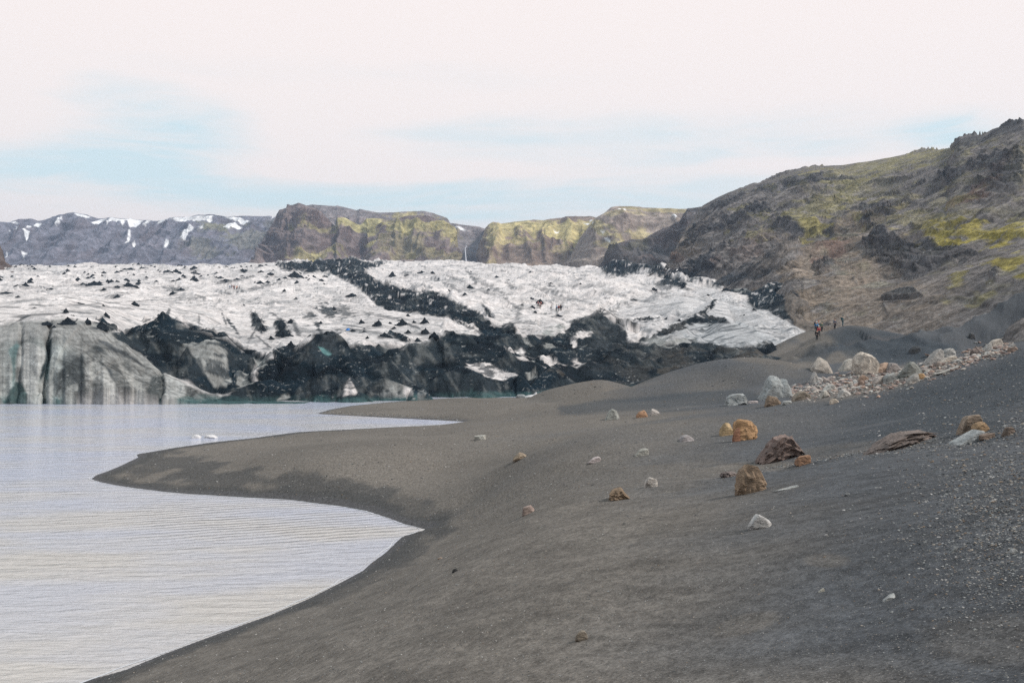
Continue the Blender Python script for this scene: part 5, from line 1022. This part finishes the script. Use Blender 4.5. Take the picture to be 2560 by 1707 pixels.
M_PEB = terrain_mat("pebbles", 30.0, 0.15, 0.01, (1, 1, 1), (0, 0, 0), 0.15, 0.85, 0.25, 0.5, sscale=9.0)
rs = np.random.RandomState(7)
def pick(n, pts_fn, smin, smax, powr=2.2):
    px, py = pts_fn(n)
    # carry the picture sample to the ground along its column
    ui = (px - PX0) / F; vi = (PY0 - py) / F
    Dl = np.exp(np.linspace(math.log(3.6), math.log(170), 420)); res = np.full(len(px), np.nan)
    zl = np.zeros((len(Dl), len(px)))
    for j, dd_ in enumerate(Dl): 
        jj = np.clip(np.searchsorted(gD, dd_) - 1, 0, len(gD) - 2); tj = (dd_ - gD[jj]) / (gD[jj + 1] - gD[jj])
        zl[j] = np.interp(ui * dd_, GX[jj], GZ[jj]) * (1 - tj) + np.interp(ui * dd_, GX[jj + 1], GZ[jj + 1]) * tj
    above = zl >= H + vi[None] * Dl[:, None]
    has = above.any(0); j = above.argmax(0); Dh = Dl[j]
    zz = zl[j, np.arange(len(px))]; keep = has & (zz > 0.03) & (Dh > 3.7)
    return (ui * Dh)[keep], Dh[keep], px[keep], py[keep]
def stone_cols(n, pale=0.5):
    pal = np.array([(.17,.17,.17), (.26,.26,.25), (.07,.075,.08), (.28,.24,.20), (.20,.15,.11), (.38,.36,.34), (.11,.10,.095)])
    p = np.array([.25, .2 * pale * 2, .25, .1 * pale * 2, .07, .1 * pale * 2, .1]); p /= p.sum()
    return pal[rs.choice(len(pal), n, p=p)] * rs.uniform(0.8, 1.2, (n, 1))
def uni(n): 
    px = rs.uniform(0, 2600, n); py = 860 + 880 * rs.uniform(0, 1, n) ** 0.8; return px, py
def lowright(n):
    px = 2560 - np.abs(rs.normal(0, 150, n)); py = rs.normal(1290, 130, n); return px, py
def gully(n):
    t = rs.uniform(0, 1, n) ** 0.8; px = 1850 + 720 * t; py = np.interp(px, [1850, 2100, 2300, 2420, 2560], [1183, 1143, 1122, 1108, 1075]) + rs.normal(0, 1, n) * (2 + 9 * t); return px, py
def spitedge(n):
    px = 800 + 330 * rs.uniform(0, 1, n); py = np.interp(px, [800, 900, 1050, 1130], [1030, 1037, 1045, 1048]) + rs.normal(0, 2.5, n); return px, py
def slope_r(n):
    px = 2560 - np.abs(rs.normal(0, 260, n)); py = np.interp(px, [1900, 2560], [1020, 880]) + rs.uniform(-10, 190, n); return px, py
parts_ = [pick(26000, uni, 0, 0), pick(8500, lowright, 0, 0), pick(1500, gully, 0, 0), pick(900, spitedge, 0, 0), pick(2500, slope_r, 0, 0)]
pxz = [(1.0, 5.0, 3.2), (1.8, 9, 3.0), (1.5, 7, 2.6), (1.5, 3.6, 2), (1.2, 4.5, 3)]
X_, Y_, S_, C_ = [], [], [], []
for (x, y, px, py), (a, b_, pw) in zip(parts_, pxz):
    s = (a + (b_ - a) * rs.uniform(0, 1, len(x)) ** pw) * 0.5 * y / F
    X_.append(x); Y_.append(y); S_.append(s); C_.append(stone_cols(len(x), 0.5))
scatter("gravel", np.concatenate(X_), np.concatenate(Y_), np.concatenate(S_), np.concatenate(C_), 3)
def stream(n):
    t = rs.uniform(0, 1, n); px = 1975 + 560 * t
    mid = np.interp(px, [1975, 2100, 2200, 2300, 2400, 2535], [985, 968, 955, 935, 905, 868]); return px, mid + rs.normal(0, 1, n) * np.interp(px, [1975, 2150, 2300, 2535], [8, 15, 12, 8])
x, y, px, py = pick(3300, stream, 0, 0)
s = (2.5 + 15 * rs.uniform(0, 1, len(x)) ** 3.0) * 0.5 * y / F
pal = np.array([(.40,.35,.31), (.34,.33,.31), (.28,.20,.17), (.46,.41,.36), (.38,.26,.20), (.22,.21,.20), (.30,.24,.22)])
scatter("rubble", x, y, s, pal[rs.choice(7, len(x))] * rs.uniform(.8, 1.15, (len(x), 1)), 5, (0.3, 0.7))

# ------------------------------------------------------------------ ash cones on the ice
def cone_mesh(seed, n=26, m=9):
    rs_ = np.random.RandomState(seed); V = [(0, 0, 1.0)]; Fc = []
    ox = rs_.uniform(-0.12, 0.12)
    V[0] = (ox, 0, 1.0)
    ph = rs_.uniform(0, 6.28, 4)
    for j in range(1, m + 1):
        t = j / m
        for i in range(n):
            a = 2 * math.pi * i / n
            r = 0.5 * t ** (1.15) * (1 + 0.16 * math.sin(2 * a + ph[0]) + 0.12 * math.sin(3 * a + ph[1]) + 0.07 * math.sin(5 * a + ph[2] + t * 2)) 
            z = 1 - t + 0.10 * math.sin(4 * a + ph[3] + 3 * t) * t * (1 - t) * 2 + rs_.uniform(-0.03, 0.03)
            lump = fbm(np.array([r * math.cos(a) * 6.0 + seed]), np.array([r * math.sin(a) * 6.0]), 3, seed)[0]
            V.append((ox * (1 - t) + r * math.cos(a) * (1 + 0.25 * lump), r * math.sin(a), (z * (0.8 + 0.2 * (1 - t)) + 0.16 * lump * t * (1.2 - t) * 2) if j < m else -0.35))
    for i in range(n):
        Fc.append((0, 1 + i, 1 + (i + 1) % n))
        for j in range(m - 1): a0 = 1 + j * n; Fc.append((a0 + i, a0 + n + i, a0 + n + (i + 1) % n, a0 + (i + 1) % n))
    me = bpy.data.meshes.new("ash_cone"); me.from_pydata(V, [], Fc); me.materials.append(M_CONE)
    me.polygons.foreach_set("use_smooth", np.ones(len(me.polygons), bool)); me.set_sharp_from_angle(angle=R(35)); return me
cone_ms = [cone_mesh(900 + i) for i in range(9)]
def cone(px, base, w_, h_, label, group=None, k=0):
    x, y, z = glacier_hit(px, base)
    o = bpy.data.objects.new("ash_cone", cone_ms[k % 9]); C.objects.link(o)
    wm_ = w_ / F * y * 1.0; o.location = (x, y + wm_ * 0.15, z - 0.02 * wm_); o.scale = (wm_, wm_ * 0.7, h_ / F * y * 0.85 + 0.1); o.rotation_euler = (0, 0, 0.5 * math.sin(px))
    return tag(o, label, "ash cone", group)
def cz(fn, l, sc): return [(*fn([(a, b_)])[0], c / sc, d_ / sc) for a, b_, c, d_ in l]
named = cz(Z1, [(160,694,70,34),(600,685,110,34),(840,697,95,34),(765,770,55,24),(878,820,74,34),(1127,747,72,22),(425,867,48,36),(445,942,104,54),(660,967,96,50),(1925,635,104,48),(2040,602,104,48),(1848,1027,112,68),(1900,1102,64,58),(690,892,54,34)], 2.6133) \
      + cz(ZB, [(1525,120,84,54),(1700,148,140,76),(1965,142,134,86),(2190,122,114,78),(1770,264,154,60)], 4.2) + cz(ZA, [(1200,407,94,44),(1530,642,54,36)], 4.704) + cz(Z2, [(470,632,64,42),(980,712,64,34),(1390,837,38,20)], 2.6133)
nlab = ["black ash cone with a flat tail alone at the far left of the upper ice", "broad black ash ridge left of the long ridge on the upper ice", "long black ash ridge pointing at the group of walkers", "low black ash cone beside a shallow hollow in the ice",
 "sharp black ash cone alone in the middle of the white ice", "low black ash cone just left of the walkers on the ice", "small tilted black ash cone on top of the grey ice dome", "wide black ash heap above the grey calving face",
 "black ash wedge where the grey dome meets the dark ridge", "tall pointed black ash cone left of the medial moraine", "black ash cone touching the start of the medial moraine", "largest smooth black pyramid of ash on the white slope above the cliffs",
 "steep black ash cone against the back of the central dark cliffs", "rounded black ash heap on the ice above the grey dome", "black ash pyramid directly above the blue sheet", "wide double black ash pyramid right of the blue sheet",
 "tall black ash pyramid in the row below the medial moraine", "black ash pyramid merging into the medial moraine debris", "broad low ash heap on the white slope behind the dark cliffs", "black ash peak among the ice blocks near the mountain foot",
 "small black ash peak on the grey ice tongue near the mountain", "leaning black ash cone right of the medial moraine top", "black ash patch cone on the crevassed central ice", "neat small black ash cone left of the right hand walkers"]
for i, (c_, lab) in enumerate(zip(named, nlab)): cone(*c_, lab, None, i)
others = cz(Z1, [(110,694,46,12),(650,674,54,18),(540,684,54,14),(900,685,64,26),(770,705,86,15),(680,720,48,20),(330,714,54,12),(25,742,110,15),(120,767,38,12),(1180,722,60,20),(670,824,28,12),(570,932,54,32),(1855,734,32,22),(1935,778,28,13),(1270,588,64,26),(1150,604,64,30),(1090,607,64,18),
 (1265,612,64,16),(845,584,64,14),(955,642,28,14),(1210,640,30,13),(1270,642,34,14),(1315,640,30,12),(1020,672,32,12),(1130,662,28,10),(1410,612,30,14),(1480,660,84,16),(1600,594,74,12),(1765,630,64,14),(1590,822,22,10),(1895,937,44,32),(2100,937,28,14),(2180,852,34,32),(510,807,64,6),(225,837,40,6),
 (1770,1040,40,24),(1830,960,60,46),(1720,980,50,44),(1690,930,40,34),(300,940,90,18),(355,962,30,10),(2300,760,90,22),(2115,690,20,10),(2210,530,50,20),(2090,540,70,24),(1900,545,80,20),(1700,560,60,12)], 2.6133) \
 + cz(ZB, [(2080,118,54,32),(2190,228,124,72),(2020,222,64,38),(2120,312,90,46),(2290,272,114,64),(1590,282,44,32),(1560,212,54,16),(1980,292,124,46),(1105,124,50,28),(1560,177,24,12),(785,110,70,38),(400,38,34,26),(570,285,50,36),(780,365,100,70),(1870,180,60,30),(1890,240,40,24),(2010,45,80,30),(1830,122,50,22),(1440,200,100,18)], 4.2) \
 + cz(Z2, [(735,612,38,17),(670,610,54,18),(1155,639,44,15),(1375,604,32,10),(945,752,30,18),(840,727,30,14),(775,654,24,12),(1405,870,32,14),(1385,782,44,16),(1440,802,54,28),(570,630,34,12),(550,529,22,10),(1100,725,30,12),(1320,822,24,10),(1510,682,30,8),(1700,690,24,8),(1560,890,60,12),(985,604,24,8),(1230,655,20,8)], 2.6133) \
 + cz(ZA, [(500,737,54,15),(1410,702,28,15),(120,522,84,18),(340,407,84,30),(660,772,64,38),(1390,402,80,26),(1480,400,70,22),(990,480,50,12)], 4.704)
for i, c_ in enumerate(others): cone(*c_, "small black ash cone scattered with others over the white glacier ice", "small ash cones scattered over the ice", i + 3)
rs = np.random.RandomState(21)
for i in range(150):
    px = rs.uniform(-60, 900); py = 664 + 46 * rs.uniform(0, 1) ** 1.6; w_ = rs.uniform(5, 16) * (0.6 + (py - 660) / 60)
    cone(px, py, w_, w_ * rs.uniform(0.3, 0.55), "tiny black ash cone in the belt dotting the far upper ice", "tiny ash cones on the far ice", i)

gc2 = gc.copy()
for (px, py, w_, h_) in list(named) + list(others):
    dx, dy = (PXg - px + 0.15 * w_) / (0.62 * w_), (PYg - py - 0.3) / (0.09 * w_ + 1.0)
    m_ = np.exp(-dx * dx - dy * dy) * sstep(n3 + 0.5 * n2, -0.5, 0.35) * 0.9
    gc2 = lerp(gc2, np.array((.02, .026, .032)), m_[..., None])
c4 = np.ones((gc2.size // 3, 4), np.float32); c4[:, :3] = gc2.clip(0.006, 0.9).reshape(-1, 3)
glacier.data.color_attributes["Col"].data.foreach_set("color", c4.ravel())

# ------------------------------------------------------------------ icebergs and the blue sheet
M_BERG = plain("clean_ice", (0.62, 0.59, 0.58), 0.45, 1.5)
def lake_hit(px, py): x, y = lake_xy((px, py)); return (x, y, 0.0)
boulder(488, 1096, 24, 8, (1, 1, 1), "small white iceberg drifting off the peninsula, the left one of two", 80, dome, 10, 4, .10, .7, "iceberg", "iceberg", hit=lake_hit(488, 1095), mat=M_BERG, sink=.4)
boulder(524, 1096, 34, 8, (1, 1, 1), "wider white iceberg drifting off the peninsula, the right one of two", 81, dome, 12, 4, .12, .7, "iceberg", "iceberg", hit=lake_hit(524, 1095), mat=M_BERG, sink=.4)
boulder(1326, 994, 42, 17, (1, 1, 1), "bright white block of ice with a pointed right end stranded below the dark ice cliffs", 82, [(0,.35),(.3,.5),(.7,.6),(.85,1),(1,.5)], 14, 4, .12, .6, "iceberg", "iceberg", hit=lake_hit(1326, 995), mat=M_BERG, sink=.3)
boulder(1305, 996, 26, 11, (1, 1, 1), "grey lump of dirty ice left of the bright white block", 83, dome, 12, 4, .12, .6, "iceberg", "iceberg", hit=lake_hit(1303, 996), mat=plain("dirty_ice", (.25, .26, .26), .6), sink=.3)
hx = glacier_hit(869, 826); boulder(869, 826, 10, 5, (1, 1, 1), "small bright blue sheet lying on the white ice", 84, dome, 8, 4, .1, .8, "blue_tarpaulin", "tarpaulin", hit=hx, mat=plain("blue_cloth", (.02, .25, .75), .6))

# ------------------------------------------------------------------ walkers
M_SKIN = plain("skin", (.45, .28, .2), .6, 20); M_CLOTH = objcol_mat("cloth"); M_HAIR = plain("hair", (.05, .035, .025), .8, 20)
def skin_mesh(name, verts, edges, rad, root=0, sub=1):
    me = bpy.data.meshes.new(name); me.from_pydata(verts, edges, []); o = bpy.data.objects.new(name, me); C.objects.link(o)
    md = o.modifiers.new("s", "SKIN"); md.use_smooth_shade = True
    for i, r_ in enumerate(rad): me.skin_vertices[0].data[i].radius = r_ if isinstance(r_, tuple) else (r_, r_); me.skin_vertices[0].data[i].use_root = (i == root)
    m2 = o.modifiers.new("u", "SUBSURF"); m2.levels = m2.render_levels = sub
    dg = bpy.context.evaluated_depsgraph_get(); ev = o.evaluated_get(dg); out = bpy.data.meshes.new_from_object(ev); out.name = name
    bpy.data.objects.remove(o); return out
def person_meshes(pose, seed):
    st = {"stand": (0.03, -0.03, 0.10, -0.10), "walk": (0.30, -0.28, -0.28, 0.30), "step": (-0.16, 0.2, 0.22, -0.2)}[pose]
    L = []   # joints: pelvis chest neck head, arms, legs; the figure faces -Y
    P_ = [(0, 0, .93), (0, 0, 1.12), (0, -.02, 1.36), (0, -.03, 1.48), (0, -.04, 1.58), (0, -.05, 1.68)]
    E_ = [(0, 1), (1, 2), (2, 3), (3, 4), (4, 5)]; r_ = [(.15, .11), (.14, .10), (.16, .10), .055, .085, .07]
    for s_k, leg, arm in ((-1, st[0], st[2]), (1, st[1], st[3])):
        b0 = len(P_); P_ += [(s_k * .10, 0, .86), (s_k * .11, -leg * .55 - .03, .48), (s_k * .11, -leg * .75 + .05 + (0.05 if leg < 0 else 0), .09), (s_k * .12, -leg * .75 - .12, .04)]
        E_ += [(0, b0), (b0, b0 + 1), (b0 + 1, b0 + 2), (b0 + 2, b0 + 3)]; r_ += [.095, .062, .045, (.045, .035)]
        a0 = len(P_); hz = .80; hy = -arm * .75 - .06
        P_ += [(s_k * .20, -.01, 1.38), (s_k * .26, -arm * .3 + .02, 1.10), (s_k * .25, hy, .88), (s_k * .25, hy - .03, hz)]
        E_ += [(2, a0), (a0, a0 + 1), (a0 + 1, a0 + 2), (a0 + 2, a0 + 3)]; r_ += [.062, .045, .032, (.032, .018)]
        for q_ in range(4):
            f0 = len(P_); P_ += [(s_k * .25 - .024 + .016 * q_, hy - .045, hz - .05), (s_k * .25 - .024 + .016 * q_, hy - .035, hz - .085 + .008 * abs(q_ - 1.5))]; E_ += [(a0 + 3, f0), (f0, f0 + 1)]; r_ += [.009, .007]
        f0 = len(P_); P_ += [(s_k * .25, hy - .075, hz - .01), (s_k * .25, hy - .085, hz - .04)]; E_ += [(a0 + 3, f0), (f0, f0 + 1)]; r_ += [.010, .008]
    body = skin_mesh("body", P_, E_, r_, 0)
    # jacket over torso and arms
    def sub(idx, grow, cut=None):
        mp = {v: i for i, v in enumerate(idx)}; return [P_[v] for v in idx], [(mp[a], mp[b]) for a, b in E_ if a in mp and b in mp], [tuple(x + grow for x in (r_[v] if isinstance(r_[v], tuple) else (r_[v], r_[v]))) for v in idx]
    lg = [6, 7, 8, 6 + 18, 7 + 18, 8 + 18]; ar = [10, 11, 12, 28, 29, 30]
    jacket = skin_mesh("jacket", *sub([0, 1, 2] + ar, .028), 0); trousers = skin_mesh("trousers", *sub([0] + lg, .022), 0)
    boots = [skin_mesh("boot", *sub([8 + k, 9 + k], .02), 0) for k in (0, 18)]
    bm = bmesh.new(); bmesh.ops.create_uvsphere(bm, u_segments=14, v_segments=9, radius=.125)
    for v in bm.verts:
        v.co.z = max(v.co.z, -0.01) ; v.co.y *= 1.15; v.co += Vector((0, -.05, 1.68))
    hel = bpy.data.meshes.new("helmet"); bm.to_mesh(hel); bm.free()
    bm = bmesh.new(); bmesh.ops.create_cube(bm, size=1); bmesh.ops.scale(bm, vec=(.30, .18, .46), verts=bm.verts); bmesh.ops.bevel(bm, geom=bm.edges[:], offset=.06, segments=3, affect="EDGES"); bmesh.ops.translate(bm, vec=(0, .22, 1.2), verts=bm.verts)
    pk = bpy.data.meshes.new("backpack"); bm.to_mesh(pk); bm.free()
    # face: nose, eyes and mouth line as one small mesh
    bm = bmesh.new()
    for (x, z, s_) in ((-.03, 1.60, .012), (.03, 1.60, .012), (0, 1.575, .016), (0, 1.535, .014)):
        bmesh.ops.create_icosphere(bm, subdivisions=1, radius=s_, matrix=__import__("mathutils").Matrix.Translation((x, -.128, z)))
    fc = bpy.data.meshes.new("face"); bm.to_mesh(fc); bm.free()
    body.materials.clear(); body.materials.append(M_SKIN); fc.materials.append(M_SKIN)
    for m_ in [jacket, trousers, hel, pk] + boots: m_.materials.clear(); m_.materials.append(M_CLOTH)
    return dict(body=body, jacket=jacket, trousers=trousers, boots=boots, helmet=hel, backpack=pk, face=fc)
POSES = {p: person_meshes(p, i) for i, p in enumerate(("stand", "walk", "step"))}
def person(x, y, z, pose, rot, jk, tr, hl, label, group, pack=None, hgt=1.0):
    ps = POSES[pose]; e = bpy.data.objects.new("person", None); C.objects.link(e); e.location = (x, y, z); e.rotation_euler = (0, 0, R(rot)); e.scale = (hgt,) * 3
    tag(e, label, "person", group)
    def part(nm, me, colr=None):
        o = bpy.data.objects.new(nm, me); C.objects.link(o); o.parent = e
        if colr: o.color = (*colr, 1)
        return o
    part("body", ps["body"]); part("face", ps["face"]); part("jacket", ps["jacket"], jk); part("trousers", ps["trousers"], tr)
    for b_ in ps["boots"]: part("boot", b_, (.03, .025, .02))
    part("helmet", ps["helmet"], hl)
    if pack: part("backpack", ps["backpack"], pack)
BLK = (.015, .018, .022); NAVY = (.03, .05, .09); TEAL = (.02, .09, .11); GRN = (.05, .11, .07); RD = (.38, .02, .03); BLU = (.03, .22, .45); GRY = (.12, .13, .15); WHT = (.7, .7, .68); ORA = (.75, .20, .05); MAR = (.20, .03, .05)
gw = "hikers walking in file along the moraine crest"
for (px, py, pose, rot, jk, tr, hl, lab, pk) in [
    (2043, 852, "walk", -8, BLK, BLK, BLK, "foremost hiker in black, walking down the moraine path", GRY),
    (2048, 843, "step", 5, RD, BLK, WHT, "hiker in a dark red jacket right behind the foremost one", None),
    (2042, 834, "walk", 0, BLU, BLK, WHT, "hiker in a bright blue jacket third in the file", NAVY),
    (2047, 829, "step", 10, GRY, BLK, (.5, .12, .06), "hiker in grey with a reddish helmet fourth in the file", BLK),
    (2040, 826, "stand", -12, BLK, BLK, GRY, "hiker in black left in the middle of the file", None),
    (2045, 819, "walk", 0, BLK, NAVY, WHT, "last hiker at the back of the file with a pale helmet", None),
    (2055.5, 829, "stand", 30, GRN, BLK, GRN, "hiker in a green jacket standing just right of the file", None),
    (2062, 827.5, "stand", -30, (.07, .11, .09), (.05, .07, .06), (.10, .13, .12), "hiker in pale green grey beside the one in green", None),
    (2088, 824, "stand", 15, (.10, .115, .15), BLK, (.14, .11, .09), "lone standing person in a grey jacket on the moraine saddle", None),
    (2108, 816, "stand", 60, TEAL, TEAL, TEAL, "person in dark teal with a pack at the left foot of the sand peak", TEAL)]:
    x, y, z = ground_hit(px, py); person(x, y + 0.2, z, pose, rot, jk, tr, hl, lab, gw, pk, 1.0)
gl_ = "glacier walkers in a group on the upper ice"
for i, (px, pose, jk, tr, lab) in enumerate([(576, "stand", BLU, BLK, "walker in a blue jacket at the left end of the upper ice group"), (580.5, "step", (.06, .04, .07), BLK, "walker in dark purple second from left on the upper ice"), (584, "stand", MAR, MAR, "walker in maroon third from left on the upper ice"),
    (587.5, "walk", GRY, BLK, "walker in grey in the middle of the upper ice group"), (591, "stand", ORA, BLK, "walker in an orange jacket on the upper ice, left of two"), (594, "step", ORA, BLK, "walker in an orange jacket on the upper ice, right of two"), (598, "walk", BLK, BLK, "walker in black at the right end of the upper ice group")]):
    x, y, z = glacier_hit(px, 725 - (i % 3) * 0.4, 300); person(x, y, z, pose, 20 * i, jk, tr, RD if i == 2 else BLK, lab, gl_, None, 1.0)
gr_ = "glacier walkers on the ice near the dark peak"
for i, (px, py, pose, jk, lab) in enumerate([(1346, 771, "stand", MAR, "walker in maroon on the ice left of the lone walker, nearer the ash cone"), (1350, 772, "step", (.3, .2, .2), "walker in dusty pink on the ice beside the one in maroon"), (1353, 771, "walk", (.3, .08, .07), "walker in red on the ice just left of the lone walker"), (1378, 778, "stand", BLK, "lone walker in black on the ice between the two groups"),
    (1392, 779, "stand", BLU, "walker in blue at the left of the right hand ice group"), (1396, 779, "step", RD, "walker in red in the right hand ice group"), (1399.5, 779, "stand", BLK, "walker in black right of the one in red on the ice"), (1402.5, 780, "walk", NAVY, "walker in navy at the right end of the right hand ice group")]):
    x, y, z = glacier_hit(px, py, 180); person(x, y, z, pose, 25 * i, jk, BLK, BLK, lab, gr_, None, 1.0)

# ------------------------------------------------------------------ haze over the valley
hm_ = bpy.data.materials.new("haze"); hm_.use_nodes = True; t = hm_.node_tree
for n in list(t.nodes): t.nodes.remove(n)
out = t.nodes.new("ShaderNodeOutputMaterial"); pv = t.nodes.new("ShaderNodeVolumePrincipled")
pv.inputs["Color"].default_value = (0.58, 0.74, 1.0, 1); pv.inputs["Density"].default_value = 0.00013; pv.inputs["Anisotropy"].default_value = 0.2
t.links.new(pv.outputs[0], out.inputs["Volume"])
bm = bmesh.new(); bmesh.ops.create_cube(bm, size=1)
bmesh.ops.scale(bm, vec=(5000, 3500, 310), verts=bm.verts); bmesh.ops.translate(bm, vec=(0, 1500, 149.5), verts=bm.verts)
me = bpy.data.meshes.new("haze"); bm.to_mesh(me); bm.free(); tag(link("haze", me, hm_), kind="stuff")
